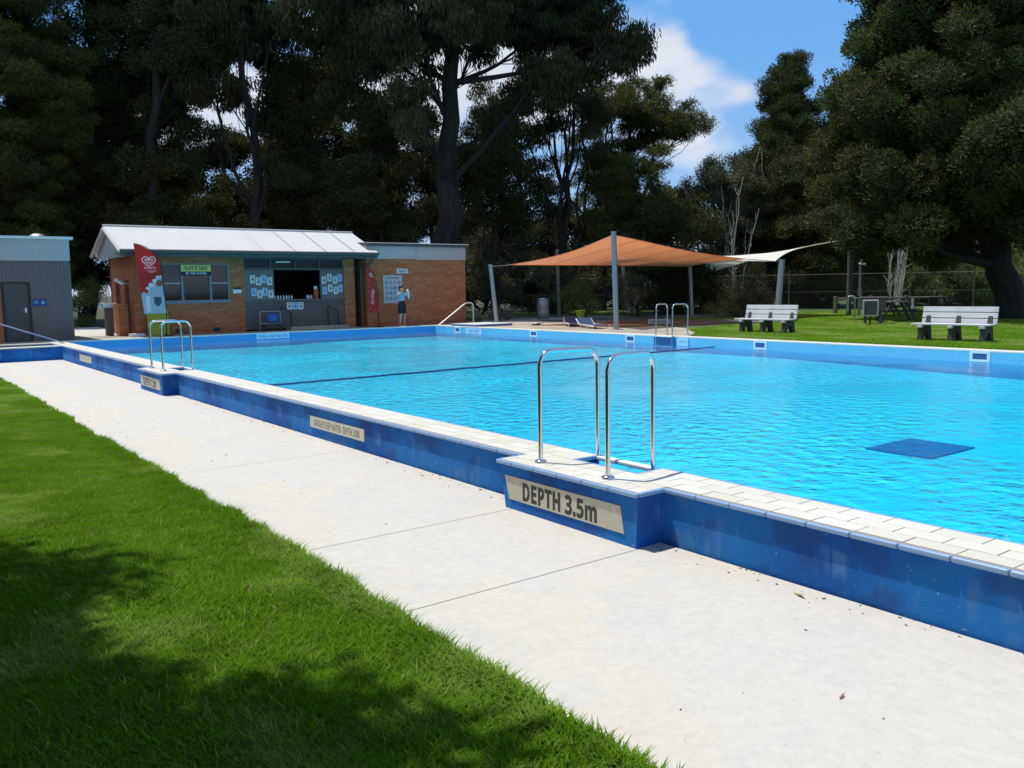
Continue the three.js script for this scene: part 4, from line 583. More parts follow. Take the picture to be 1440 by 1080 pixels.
{
  const t = thing('person', 'person in pale blue top and dark shorts holding up a white towel', 'person', [17.75, DECK - 0.01, -31.35], 0.35);
  const hand = (x, y, z, s) => { const o = [[[x, y, z], [x, y + 0.06, z], 0.026, 0.03]]; for (let i = 0; i < 4; i++) o.push([[x - 0.028 + i * 0.019, y + 0.07, z], [x - 0.03 + i * 0.021 + s * 0.02, y + 0.13 - Math.abs(i - 1.5) * 0.008, z - 0.03], 0.01, 0.008]); o.push([[x - s * 0.03, y + 0.02, z], [x - s * 0.06, y + 0.07, z - 0.02], 0.011, 0.009]); return o; };
  const elbowL = [-0.36, 1.3, 0.1], elbowR = [0.34, 1.22, 0.12], handL = [-0.2, 1.42, 0.2], handR = [0.17, 1.36, 0.2];
  mesh('body', capsules([[[0, 0.95, 0], [0, 1.25, -0.01], 0.13, 0.145, [1, 1, 0.72]], [[-0.15, 1.31, -0.01], [0.15, 1.31, -0.01], 0.065, 0.065], [[0, 1.3, 0], [0, 1.44, 0.01], 0.056, 0.05], [[0, 1.5, 0.02], [0, 1.57, 0.02], 0.088, 0.092, [0.9, 1.1, 1]], [[0, 1.5, 0.115], [0, 1.52, 0.12], 0.014, 0.01], [[-0.085, 1.51, 0.01], [-0.09, 1.54, 0.01], 0.014, 0.012], [[0.085, 1.51, 0.01], [0.09, 1.54, 0.01], 0.014, 0.012], [[0, 0.9, 0], [0, 0.95, 0], 0.14, 0.13, [1.1, 1, 0.8]],
    [[-0.2, 1.31, 0], elbowL, 0.05, 0.038], [elbowL, handL, 0.038, 0.026], [[0.2, 1.31, 0], elbowR, 0.05, 0.038], [elbowR, handR, 0.038, 0.026], ...hand(...handL, -1), ...hand(...handR, 1),
    [[-0.1, 0.88, 0], [-0.11, 0.48, 0.02], 0.085, 0.055], [[-0.11, 0.48, 0.02], [-0.12, 0.09, -0.02], 0.056, 0.036], [[-0.12, 0.04, -0.03], [-0.14, 0.035, 0.15], 0.04, 0.03, [1, 0.8, 1]], [[0.1, 0.88, 0], [0.12, 0.48, 0.04], 0.085, 0.055], [[0.12, 0.48, 0.04], [0.13, 0.09, 0], 0.056, 0.036], [[0.13, 0.04, -0.01], [0.16, 0.035, 0.16], 0.04, 0.03, [1, 0.8, 1]]], [0, 0.86, 0.05], 0.92, 112, M.skin), M.skin, t);
  mesh('shirt', capsules([[[0, 0.98, 0], [0, 1.27, -0.01], 0.15, 0.158, [1, 1, 0.76]], [[-0.14, 1.32, -0.01], [0.14, 1.32, -0.01], 0.074, 0.074], [[-0.17, 1.31, 0], [-0.27, 1.3, 0.05], 0.066, 0.06], [[0.17, 1.31, 0], [0.26, 1.28, 0.05], 0.066, 0.06]], [0, 1.15, 0], 0.45, 64, M.shirt), M.shirt, t);
  mesh('shorts', capsules([[[0, 0.9, 0], [0, 0.99, 0], 0.15, 0.147, [1.08, 1, 0.85]], [[-0.1, 0.88, 0], [-0.11, 0.6, 0.015], 0.1, 0.095], [[0.1, 0.88, 0], [0.115, 0.6, 0.025], 0.1, 0.095]], [0, 0.8, 0], 0.45, 64, M.shorts), M.shorts, t);
  mesh('hair', capsules([[[0, 1.58, -0.01], [0, 1.6, 0.0], 0.1, 0.1, [0.95, 1, 1.05]], [[0, 1.54, -0.05], [0, 1.5, -0.06], 0.08, 0.05]], [0, 1.56, 0], 0.25, 40, M.hair), M.hair, t);
  const tw = capsules([[[0.17, 1.46, 0.19], [0.2, 1.3, 0.2], 0.07, 0.05, [1, 1, 0.8]], [[0.2, 1.36, 0.2], [0.24, 1.16, 0.19], 0.05, 0.03]], [0.18, 1.32, 0.19], 0.3, 44, M.towel);
  const o = mesh('towel', tw, M.towel); o.position.copy(t.position); o.rotation.y = 0.35; tag(o, 'bunched white towel held in the raised hand of the person', 'towel');
}
// ================================================================ TREES
// a leafy spray: n small folded leaves round a twig
function spray(n, len, wid, r, mode, seed) {
  const R = rng(seed), P = [], N = [], q = new THREE.Quaternion(), e = new THREE.Euler();
  for (let i = 0; i < n; i++) {
    const a = R() * 6.283, u = R() * 2 - 1, k = Math.cbrt(R()) * r, c = V(Math.cos(a) * Math.sqrt(1 - u * u) * k, u * k * (mode === 'flat' ? 0.35 : 0.8), Math.sin(a) * Math.sqrt(1 - u * u) * k);
    if (mode === 'hang') { e.set(Math.PI + (R() - 0.5) * 0.9, R() * 6.28, (R() - 0.5) * 0.9); q.setFromEuler(e); }
    else if (mode === 'up') { const d = c.clone().normalize().multiplyScalar(1.1).add(V((R() - 0.5) * 0.9, 0.55 + (R() - 0.5) * 0.6, (R() - 0.5) * 0.9)).normalize(); q.setFromUnitVectors(V(0, 1, 0), d); q.multiply(new THREE.Quaternion().setFromAxisAngle(V(0, 1, 0), R() * 6.28)); }
    else { e.set(R() * 6.28, R() * 6.28, R() * 6.28); q.setFromEuler(e); }
    const L = len * (0.7 + 0.6 * R()), w = wid * (0.8 + 0.4 * R()), bendz = L * 0.12;
    const v = [V(0, 0, 0), V(w / 2, L * 0.45, bendz), V(0, L, 0), V(-w / 2, L * 0.45, bendz)].map((p) => p.applyQuaternion(q).add(c)), n0 = V(0, 0, 1).applyQuaternion(q);
    for (const j of [0, 1, 2, 0, 2, 3]) { P.push(...v[j].toArray()); N.push(...n0.toArray()); }
  }
  const g = new THREE.BufferGeometry(); g.setAttribute('position', new THREE.Float32BufferAttribute(P, 3)); g.setAttribute('normal', new THREE.Float32BufferAttribute(N, 3)); return g;
}
const leafMat = (c, rough = 1, tr = 0.24) => phys({ color: c, roughness: 1, transmission: tr, thickness: 0, ior: 1.35, specularIntensity: 0.45 });
const KIND = {
  bright: { geo: [spray(30, 0.16, 0.045, 0.36, 'any', 12)], mat: leafMat([0.16, 0.2, 0.05]), rc: 0.62, per: 26, fill: 0.6, drop: 0 },
  dense: { geo: [spray(26, 0.17, 0.075, 0.36, 'any', 1), spray(26, 0.15, 0.08, 0.34, 'up', 2)], mat: leafMat([0.058, 0.064, 0.019]), rc: 0.8, per: 34, fill: 0.62, drop: 0 },
  gum: { geo: [spray(22, 0.3, 0.062, 0.42, 'hang', 3), spray(20, 0.27, 0.058, 0.4, 'hang', 4)], mat: leafMat([0.062, 0.064, 0.023], 0.6), rc: 0.75, per: 24, fill: 0.5, drop: 0.5 },
  stems: { geo: [spray(16, 0.22, 0.05, 0.36, 'hang', 5)], mat: leafMat([0.058, 0.062, 0.023], 0.6), rc: 0.65, per: 22, fill: 0.44, drop: 0.2 },
  wattle: { geo: [spray(30, 0.16, 0.04, 0.36, 'flat', 6), spray(28, 0.15, 0.04, 0.33, 'any', 7)], mat: leafMat([0.082, 0.094, 0.02]), rc: 0.62, per: 26, fill: 0.6, drop: 0 },
  conifer: { geo: [spray(30, 0.16, 0.05, 0.32, 'up', 8)], mat: leafMat([0.062, 0.074, 0.019]), rc: 0.6, per: 34, fill: 0.75, drop: 0 },
  grey: { geo: [spray(26, 0.15, 0.06, 0.36, 'any', 9)], mat: leafMat([0.125, 0.125, 0.066]), rc: 0.6, per: 22, fill: 0.5, drop: 0 },
  fig: { geo: [spray(30, 0.135, 0.062, 0.25, 'up', 10), spray(30, 0.125, 0.058, 0.24, 'any', 11)], mat: leafMat([0.074, 0.084, 0.02], 0.6), rc: 0.85, per: 62, fill: 0.85, drop: 0 },
};
function limb(from, to, r0, r1, R, wob = 0.08, n = 7, seg = 6) {
  const L = from.distanceTo(to), pts = [], rad = [], a = (R() - 0.5) * L * wob * 2, b = (R() - 0.5) * L * wob * 2, up = L * 0.12 * R();
  for (let i = 0; i <= n; i++) { const t = i / n, s = Math.sin(t * Math.PI); pts.push(from.clone().lerp(to, t).add(V(a * s + 0.03 * L * (R() - 0.5) * (t > 0 && t < 1), -up * s, b * s + 0.03 * L * (R() - 0.5) * (t > 0 && t < 1)))); rad.push(lerp(r0, r1, Math.pow(t, 0.8))); }
  return { geo: tube(pts, rad, seg), pts };
}
const dummy = new THREE.Object3D();
function tree(name, label, kindName, x, z, R0, blobs, seed, o = {}) {
  const K = KIND[kindName], R = rng(seed), y0 = o.y ?? DECK - 0.15, t = thing(name, label, o.category ?? 'tree', [x, y0, z], 0, o.group), wood = [], twigs = [];
  const tops = blobs.map((b) => V(b[0], b[1] - y0, b[2])).sort((a, b) => b.y - a.y), rise = o.rise ?? 0.55, ht = Math.max(1, tops[0].y * 0.9);
  // stems
  const stems = [];
  const ns = o.stems ?? 1;
  for (let i = 0; i < ns; i++) { const top = ns > 1 ? tops[i % tops.length].clone() : V(tops[0].x * 0.6, ht, tops[0].z * 0.6); const l = limb(V(ns > 1 ? (R() - 0.5) * R0 * (o.spread ?? 2.5) : 0, 0, ns > 1 ? (R() - 0.5) * R0 * (o.spread ?? 2.5) : 0), top, R0 * (ns > 1 ? 0.75 : 1), R0 * (ns > 1 ? 0.15 : 0.22), R, o.wob ?? (ns > 1 ? 0.05 : 0.03), 12, 10); stems.push(l); wood.push(l.geo); }
  if (!o.thin) { const fl = []; for (let k = 0; k <= 4; k++) fl.push([k * R0 * 0.5, R0 * (1 + 0.55 * Math.pow(1 - k / 4, 2))]); if (ns === 1) wood.push(tube(fl.map(([h]) => V(0, h - R0 * 0.2, 0)), fl.map(([, r]) => r * 0.97), 10)); }
  const M4 = [], C = [], colr = new THREE.Color();
  for (const b of blobs) {
    const c = V(b[0], b[1] - y0, b[2]), rx = b[3], ry = b[4], rz = b[5] ?? rx * 1.1;
    // a limb to the middle of the clump of boughs
    const st = stems[Math.floor(R() * stems.length)], k = clamp(Math.round((st.pts.length - 1) * clamp((c.y - ry * 0.5) / Math.max(0.5, st.pts[st.pts.length - 1].y) * rise + 0.12 * R(), 0.15, 0.95)), 1, st.pts.length - 1);
    const lb = limb(st.pts[k], c, Math.max(0.03, R0 * (o.bough ?? 0.42) * (1 - 0.6 * k / st.pts.length)), 0.035, R, 0.12, 8, 6); wood.push(lb.geo);
    const n = Math.max(3, Math.round((4.19 * rx * ry * rz * K.fill * (o.density ?? 1)) / ((K.rc * (o.rc ?? 1)) ** 3) * 0.42));
    for (let i = 0; i < n; i++) {
      const a = R() * 6.283, u = R() * 2 - 1, q = Math.pow(R(), 0.4), s = Math.sqrt(1 - u * u), jit = 0.88 + 0.3 * R(), p = V(c.x + Math.cos(a) * s * rx * q * jit, c.y + u * ry * q * jit, c.z + Math.sin(a) * s * rz * q * jit);
      if (p.y < (o.floor ?? 0.1)) p.y = (o.floor ?? 0.1) + R() * 0.4;
      if (R() < (o.twig ?? 0.5)) { const m = lb.pts[Math.min(lb.pts.length - 1, 3 + Math.floor(R() * 6))]; twigs.push(limb(m, p, 0.028, 0.008, R, 0.1, 4, 4).geo); }
      const rc = K.rc * (o.rc ?? 1) * (0.6 + 0.75 * R()), tone = 0.7 + 0.6 * R(), warm = (R() - 0.5) * 0.24, per = Math.round(K.per * (rc / K.rc) ** 2 * (o.rc ? 1.3 : 1));
      for (let j = 0; j < per; j++) {
        const a2 = R() * 6.283, u2 = R() * 2 - 1, q2 = Math.cbrt(R()) * rc, s2 = Math.sqrt(1 - u2 * u2);
        dummy.position.set(p.x + Math.cos(a2) * s2 * q2, p.y + u2 * q2 * (kindName === 'wattle' ? 0.5 : 0.72) - K.drop * R() * R(), p.z + Math.sin(a2) * s2 * q2);
        dummy.rotation.set((R() - 0.5) * 0.7, R() * 6.283, (R() - 0.5) * 0.7); dummy.scale.setScalar((0.75 + 0.5 * R()) * (o.leaf ?? 1)); dummy.updateMatrix(); M4.push(dummy.matrix.clone());
        const v = tone * (0.8 + 0.4 * R()); C.push(v * (1 + warm), v, v * (1 - warm * 0.6));
      }
    }
  }
  mesh('trunk', wood, o.bark ?? M.bark, t);
  if (twigs.length) mesh('branch', twigs, o.bark ?? M.bark, t).userData.kind = 'stuff';
  const half = Math.ceil(M4.length / K.geo.length);
  K.geo.forEach((g, gi) => { const from = gi * half, n = Math.min(half, M4.length - from); if (n <= 0) return; const im = new THREE.InstancedMesh(g, K.mat, n); for (let i = 0; i < n; i++) { im.setMatrixAt(i, M4[from + i]); const c = (from + i) * 3; im.setColorAt(i, colr.setRGB(C[c], C[c + 1], C[c + 2])); } im.name = 'crown'; im.userData.kind = 'stuff'; im.castShadow = im.receiveShadow = true; t.add(im); tree.count = (tree.count ?? 0) + n; });
  return t;
}
tree('dark_tree', 'dense dark tree filling the top left corner above the grey shed', 'wattle', 5.8, -48.3, 0.45, [[0.4, 7.6, -0.6, 2.6, 3.1], [1.1, 11.8, -0.6, 2.9, 3.1], [1.1, 16.0, -3.1, 2.8, 3.1], [-2.5, 10, 0, 2.8, 3.5], [0.5, 20.5, -2, 3, 3], [0.2, 4.4, 0.4, 2.4, 2]], 101);
tree('dark_tree', 'dense dark tree directly behind the gap between shed and kiosk', 'dense', 9.6, -51.7, 0.4, [[0.8, 7.5, -0.3, 2.3, 2.3], [1.1, 11.2, -2.5, 2.5, 2.7], [1.7, 14.8, -0.6, 3.1, 2.7], [2.9, 18.6, -0.2, 3.1, 2.3], [-0.6, 5, 0, 2.4, 2], [2, 23, -1, 3, 2.6]], 102);
tree('dark_tree', 'dense dark tree above the left end of the kiosk roof', 'dense', 12.3, -47.2, 0.4, [[0.3, 7.9, -0.8, 1.9, 2.2], [1.6, 11.6, -2.2, 1.7, 2.0], [1.8, 14.6, -0.5, 2.6, 2.2], [1.5, 18.3, -1.3, 2.6, 1.9], [0.2, 5.2, -0.5, 2.2, 1.6], [1.5, 22, -1, 3, 2.6]], 103);
tree('gum_tree', 'slender dark gum tree with drooping leaves behind the kiosk roof', 'gum', 16.2, -45.5, 0.42, [[-0.4, 13.3, -2.0, 1.7, 1.5], [2.8, 12.1, -1.3, 1.3, 1.3], [0.8, 16.3, -1.6, 3.0, 1.7], [2.3, 16.9, 1.4, 1.9, 1.9], [-0.2, 10.2, -3.3, 1.1, 1.1], [2.1, 8.5, 0.5, 1.1, 1.1], [0.8, 20.5, -1, 3.4, 2.4]], 104);
tree('dark_tree', 'dense low dark tree above the right end of the kiosk roof', 'dense', 19.9, -46.5, 0.35, [[0.4, 7.9, -0.7, 2.2, 2.0], [1.0, 11.1, -0.7, 1.8, 2.0], [-0.4, 5.5, -1.0, 2.0, 1.2], [0.3, 13.6, -0.5, 1.6, 1.3]], 105);
tree('dark_tree', 'dense dark tree left of the huge gum trunk', 'dense', 22.0, -42.4, 0.35, [[0.2, 7.1, -0.7, 1.7, 2.1], [1.8, 10.6, -1.9, 1.7, 1.9], [-1.2, 5.7, -1.6, 1.6, 1.2], [1, 5, -0.5, 1.8, 1.2]], 106);
tree('gum_tree', 'huge gum tree with a very thick dark trunk behind the brick wing', 'gum', 24.1, -38.3, 0.93, [[-1.9, 14.8, -3.4, 2.8, 1.9], [-1.1, 14.9, 1.0, 3.0, 2.2], [3.5, 16.1, 0.5, 3.0, 1.9], [7.2, 16.6, 1.3, 2.8, 2.2], [7.9, 14.9, 3.9, 2.0, 2.0], [4.1, 12.4, 3.3, 2.2, 1.5], [-2.0, 12.2, -5.0, 1.7, 1.3], [2.6, 19.5, -0.6, 5.9, 2.2], [7.3, 19.0, 2.9, 3.3, 2.2], [-2.0, 10.8, 0.9, 1.5, 1.3], [4.0, 10.5, -0.3, 1.3, 1.0], [-4.5, 17.5, -2, 3.4, 2], [2, 23, 0, 6, 2.6]], 107, { rise: 0.8, wob: 0.008, bough: 0.3 });
tree('dark_tree', 'dense dark tree right of the huge gum trunk, above the brick wing end', 'dense', 28.2, -39.0, 0.3, [[0.3, 8.4, -0.9, 2.0, 1.8], [-0.2, 5.9, -0.9, 1.8, 1.2], [2.1, 6.2, -1.1, 1.6, 1.6]], 108);
tree('gum_tree', 'slender many-stemmed gum tree left of the tall sail post', 'stems', 32.2, -38.6, 0.3, [[0.5, 13.2, -1.4, 2.1, 1.4], [3.1, 12.2, -1.2, 1.9, 1.4], [-0.7, 10.7, -1.9, 1.7, 1.2], [1.6, 14.8, -0.8, 2.5, 1.2], [2.8, 10.3, 0.7, 1.4, 1.0], [1.8, 17, 0, 2.6, 1.4]], 109, { stems: 4, twig: 0.9 });
tree('wattle_tree', 'feathery wattle tree whose crown leans right into the open sky', 'wattle', 38.2, -41.5, 0.28, [[1.6, 13.5, -0.6, 2.3, 1.6], [3.8, 12.8, 1.1, 2.3, 1.3], [5.4, 11.9, 2.4, 1.6, 1.0], [3.6, 11.2, -0.7, 1.8, 1.1], [4.3, 15.0, -0.7, 1.4, 0.7], [5.5, 15.3, 0.1, 0.5, 0.4]], 110, { stems: 3, twig: 1 });
tree('wattle_tree', 'lower dark wattle tree straight above the orange sail', 'wattle', 35.5, -36.1, 0.25, [[-0.2, 8.2, -1.2, 1.9, 1.2], [1.0, 6.9, -0.1, 1.7, 1.2], [-0.7, 5.7, -1.3, 1.9, 1.2], [3.0, 9.2, -0.9, 1.0, 1.0]], 111, { stems: 2, twig: 0.9, bark: M.paleBark });
tree('dark_tree', 'rounded dark bushy tree behind the right part of the orange sail', 'dense', 36.4, -33.2, 0.3, [[0.2, 4.9, -0.4, 1.9, 1.8], [0.2, 2.5, -0.1, 2.0, 1.6], [0.9, 6.2, -2.1, 1.2, 1.0]], 112, { density: 1.25 });
tree('grey_tree', 'grey-green thin tree with bare pale stems right of the orange sail', 'grey', 44.9, -36.6, 0.3, [[-0.2, 8.8, -1.4, 1.5, 1.3], [0.7, 7.0, -0.4, 2.1, 2.8], [0.1, 3.3, -0.4, 2.3, 2.8], [-0.6, 8.6, -3.5, 1.0, 0.7]], 113, { stems: 4, bark: M.paleBark, twig: 0.6 });
tree('conifer_tree', 'tall narrow conifer standing up against the blue sky', 'conifer', 53.1, -37.9, 0.4, [[1.7, 17.4, -1.2, 1.2, 1.1], [1.3, 16, -1.3, 1.7, 1.3], [1.7, 14.4, -1.3, 1.9, 1.3], [0.7, 13, -1.3, 2.1, 1.2], [0.2, 11.4, -1.3, 2.1, 1.3], [1.2, 11.2, -1.3, 2, 1.2], [0.8, 9.6, -1.2, 2.6, 1.5], [0, 8, -0.9, 2.8, 1.6]], 114);
tree('dark_tree', 'dark green bushy tree below the narrow conifer', 'dense', 47.7, -34.5, 0.35, [[-0.1, 7.9, -1.2, 2.1, 1.8], [0, 4.7, -0.6, 2.3, 2.1], [-1.0, 1.9, -1.0, 2.3, 1.8]], 115);
tree('dark_tree', 'dark green bushy tree behind the cream sail', 'dense', 47.4, -30.9, 0.35, [[-0.2, 4.9, -0.8, 2.2, 2.2], [2.2, 8.1, -1.4, 2.2, 2.2], [-0.4, 1.9, -0.5, 2.4, 1.5]], 116);
tree('wattle_tree', 'paler green bushy tree beyond the fence behind the right bench', 'bright', 55.3, -26.3, 0.3, [[0.2, 2.2, -0.2, 2.5, 2.5], [-0.5, 1.7, -2.5, 2.2, 1.8], [-1.6, 2.7, -5.3, 2.2, 2.7], [2.7, 2.5, 1.7, 2.2, 2.7]], 117);
tree('understorey_tree', 'thin dark undergrowth tree between brick wing and orange sail', 'grey', 28.4, -40.4, 0.2, [[0, 2.1, -0.2, 1.7, 1.3], [-1.5, 2.3, -1.4, 1.5, 1.5], [3.7, 2.0, 0.7, 1.5, 1.5], [2.0, 3.8, -0.9, 1.9, 1.5]], 118, { stems: 3 });
// the great tree at the right
tree('great_tree', 'huge broad dark tree at the right with a thick forked trunk', 'fig', 36.2, -15.5, 0.85, [[-1.1, 11.6, -3.6, 2.5, 2.0], [-3.5, 8.4, -3.7, 2.1, 1.8], [-4.2, 5.6, -3.8, 2.0, 1.5], [-3.7, 8.8, -0.8, 2.3, 1.9], [-4.2, 5.9, -0.7, 2.2, 1.6], [-4.2, 3.9, -2.3, 1.8, 0.9], [-3.1, 6.7, 1.2, 2.4, 2.0], [-1.4, 10.7, 0.1, 2.6, 2.1], [-1.4, 13.7, -1.6, 3.0, 1.9], [-0.4, 4.5, 1.7, 2.0, 1.3], [0.3, 4.4, -0.9, 1.6, 0.9], [-2.9, 7.2, -5.6, 1.3, 1.3], [-1.6, 13.9, -4.3, 1.7, 1.7], [2.9, 9.8, -5.4, 3.3, 2.6], [5.4, 8.1, -3.3, 3.3, 2.6], [0.5, 4.6, -5.2, 1.9, 1.1], [3.1, 4.1, -3.8, 1.9, 1.0], [4.2, 10.0, -0.6, 2.7, 2.7], [2.8, 13.4, 0.3, 3.1, 2.5]], 119, { rise: 0.8, twig: 0.3, bough: 0.3, density: 0.9, stems: 2, spread: 1.1, wob: 0.025 });
tree('dark_tree', 'dense dark tree mass beyond the fence behind the dead pale shrub', 'dense', 57.0, -32.5, 0.35, [[-0.6, 6.7, -1.4, 3.0, 2.5], [2.0, 5.7, 0.7, 3.0, 2.2], [5.5, 6.2, 2.0, 3.0, 2.5], [6.8, 5.6, 4.3, 3.0, 2.2], [-3.9, 4.2, -1.0, 2.9, 2.2], [-1.7, 2.3, 0.9, 2.6, 1.9], [-0.1, 2.0, 3.4, 2.6, 1.6], [4.0, 1.9, 5.2, 2.9, 1.7]], 120);
tree('dark_tree', 'dense dark tree beyond the fence right of the great trunk', 'dense', 60.3, -25.1, 0.35, [[0.8, 4.9, -0.1, 2.8, 2.8], [1.3, 1.6, 0.7, 2.8, 1.8], [3.3, 8.6, 0, 2.8, 2.8]], 121);
tree('dark_tree', 'broad dark tree filling the slope left of the great tree', 'dense', 52.3, -36.1, 0.35, [[1.1, 8.7, -0.4, 3.0, 2.5], [3.8, 11.8, 0, 2.5, 2.5], [-3.2, 5.2, -0.6, 2.6, 2.2], [-2.3, 4.2, 1.5, 2.6, 2.1], [-2.0, 9.3, -2.8, 1.6, 1.5], [-1.7, 1.9, 2.2, 2.8, 1.6]], 122);
tree('dark_tree', 'low dark tree behind the grey shed', 'dense', 8.2, -56.5, 0.3, [[-2.3, 5.5, -2.3, 2.9, 1.9], [0.8, 6.8, -2.7, 2.6, 1.7], [1.9, 3.7, 1.0, 1.9, 2.1], [3.6, 5.4, 0.8, 2.1, 1.7], [0, 10, -3, 3, 2], [3, 13, -3, 3, 2]], 123);
tree('dark_tree', 'dark tree close above the left half of the kiosk roof', 'dense', 14.4, -54.4, 0.3, [[-1.2, 7.2, -1.8, 2.4, 1.7], [1.5, 7.2, -1.0, 2.4, 1.7], [2.8, 6.3, 1.4, 1.9, 1.3], [4.7, 8.2, 0, 1.6, 1.3], [0.3, 11.4, -3.7, 1.8, 1.8], [-2.5, 14.5, -3, 2.2, 1.8]], 124);
tree('dark_tree', 'dark tree close above the right half of the kiosk roof', 'dense', 20.8, -53.3, 0.3, [[-0.1, 6.9, -0.9, 2.0, 1.6], [2.5, 6.5, -0.2, 2.3, 1.4], [3.5, 7.2, 3.0, 2.0, 1.8], [2.2, 11.3, -2.4, 1.9, 1.9], [4.8, 11.5, 0.8, 1.8, 1.8], [0, 12.3, -4.1, 1.4, 1.9], [4.4, 15.9, -1.3, 1.9, 1.4], [1, 9.2, -1.4, 1.6, 1.3]], 125, { density: 0.8 });
tree('gum_tree', 'thin open gum tree seen on both sides of the thick trunk', 'stems', 26.7, -47.7, 0.3, [[0.1, 5.8, -0.7, 2.2, 1.3], [1.6, 9.5, -1.3, 1.8, 1.8], [1.4, 12.4, -3.1, 1.6, 1.4], [1.1, 7.0, 1.2, 1.7, 1.7], [2.2, 15.6, -3.0, 1.8, 1.4], [-0.8, 8.4, -1, 1.6, 1.4]], 126, { stems: 2, twig: 0.8 });
tree('gum_tree', 'thin open gum tree letting specks of sky through above the left sail tip', 'stems', 31.9, -45.0, 0.25, [[-0.3, 5.3, -0.9, 2.0, 1.8], [2.1, 5.8, -0.4, 2.1, 2.1], [4.3, 7.3, -0.2, 2.1, 2.1], [3.4, 10.1, -1.3, 2.1, 1.6], [1.3, 11.6, -3.1, 1.4, 1.6], [3.2, 4.4, 1.9, 2.3, 1.8], [2.6, 14.3, -2.5, 1.9, 1.4]], 127, { stems: 3, twig: 0.8 });
tree('undergrowth', 'long dark undergrowth beyond the fence under the orange sail', 'grey', 35.5, -43.6, 0.2, [[-3.2, 2.2, -2.6, 2.1, 1.6], [-1.0, 1.7, -0.9, 2.1, 1.4], [1.9, 2.6, -0.1, 2.1, 1.9], [4.2, 2.1, 1.6, 2.4, 1.6], [6.5, 2.5, 3.3, 2.1, 1.9], [4.7, 5.4, 0.3, 1.9, 1.9], [2.9, 5.9, -1.1, 1.9, 1.9], [8.6, 2.2, 5.6, 2.2, 1.8]], 128, { stems: 4, category: 'undergrowth' });
tree('wattle_tree', 'wattle tree behind the peak of the orange sail', 'wattle', 42.4, -43.5, 0.25, [[-0.5, 9.0, -1.6, 2.0, 1.7], [0.1, 5.4, 0.6, 2.2, 1.9], [2.5, 6.9, 0.9, 1.7, 1.7], [-1.1, 11.4, -2.4, 1.7, 1.5], [3.8, 7.9, 1.8, 1.2, 1.2]], 129, { stems: 2, twig: 0.8, density: 0.8 });
tree('gum_tree', 'open gum crown far behind the slender kiosk gum', 'stems', 16.5, -60, 0.3, [[0, 8, 0, 3.2, 2], [2.5, 11, 0, 2.6, 2], [-2.5, 12, 0, 2.6, 2], [0.5, 15, 0, 3, 2.2], [4.5, 7.5, 1, 2.4, 1.8], [-4, 8, 0, 2.6, 2]], 130, { stems: 2, twig: 0.7 });
tree('gum_tree', 'open gum crown far behind the left side of the thick trunk', 'stems', 26, -57, 0.3, [[-1, 8, 0, 3, 2], [1.5, 11, 0, 2.6, 2], [-2.5, 13, 0, 2.6, 2], [2.5, 7, 1, 2.6, 2], [0, 16, 0, 3, 2]], 131, { stems: 2, twig: 0.7 });
tree('dark_tree', 'dark tree deep behind the thick gum trunk', 'dense', 31.0, -49.5, 0.3, [[-0.2, 11.4, -4.2, 1.7, 2.0], [-1.4, 7.9, -3.3, 1.9, 1.7], [3.8, 10.1, -1.0, 1.9, 2.2], [-3.2, 10, -3, 1.9, 1.8], [-0.5, 9, 0, 1.8, 1.8], [1.8, 11, -2, 1.8, 1.8], [6.0, 13.2, -1.0, 1.8, 1.8], [1.3, 7.0, 0, 1.9, 1.4], [1.5, 14.3, -4.6, 1.5, 1.5]], 132);
// leafless stems and shrubs
function bareShrub(name, label, x, z, h, n, spread, seed, r0, mat = M.deadWood) {
  const R = rng(seed), g = [], t = thing(name, label, 'dead shrub', [x, DECK - 0.05, z]);
  for (let i = 0; i < n; i++) { const a = R() * 6.28, s = spread * Math.sqrt(R()), top = V(Math.cos(a) * s, h * (0.65 + 0.35 * R()), Math.sin(a) * s), l = limb(V(Math.cos(a) * 0.15, 0, Math.sin(a) * 0.15), top, r0 * (0.6 + 0.5 * R()), r0 * 0.18, R, 0.06, 9, 5); g.push(l.geo); for (let k = 0; k < 5; k++) { const p = l.pts[3 + Math.floor(R() * 6)], a3 = R() * 6.28; g.push(limb(p, p.clone().add(V(Math.cos(a3) * 0.5 * R(), 0.25 + 0.5 * R(), Math.sin(a3) * 0.5 * R())), r0 * 0.28, 0.006, R, 0.1, 4, 4).geo); } }
  mesh('stem', g, mat, t); return t;
}
bareShrub('dead_shrub', 'dead pale leafless shrub standing by the back fence', 43.3, -24.4, 4.5, 12, 0.75, 201, 0.055);
bareShrub('dead_tree', 'tall bare pale stems in front of the grey-green tree', 44.0, -35.2, 8.6, 9, 1.3, 202, 0.09);
bareShrub('dead_tree', 'bare grey twigs left of the narrow conifer', 47.2, -36.4, 10.5, 5, 1.0, 203, 0.08);
const shrub = (name, label, kind, x, z, blobs, seed, o = {}) => tree(name, label, kind, x, z, 0.07, blobs, seed, { category: 'shrub', stems: 3, thin: true, floor: 0.15, twig: 0.3, leaf: 0.7, ...o });
shrub('shrub', 'light green rounded shrub seen under the orange sail', 'bright', 28.6, -33.0, [[0, 1.0, 0, 1.15, 0.7], [0.3, 1.7, 0, 0.8, 0.55]], 301);
shrub('shrub', 'grey-green tall shrub right of the tall sail post', 'grey', 30.9, -30.9, [[0, 1.0, 0, 0.8, 0.8], [-0.1, 2.2, 0, 0.8, 0.9]], 302);
shrub('shrub', 'grey-green shrub in front of the fence left of the bench post', 'grey', 33.2, -25.8, [[0, 0.9, 0, 1.2, 0.8], [0.2, 1.9, 0, 1.0, 0.8], [-1.0, 0.8, -0.6, 0.8, 0.7]], 303);
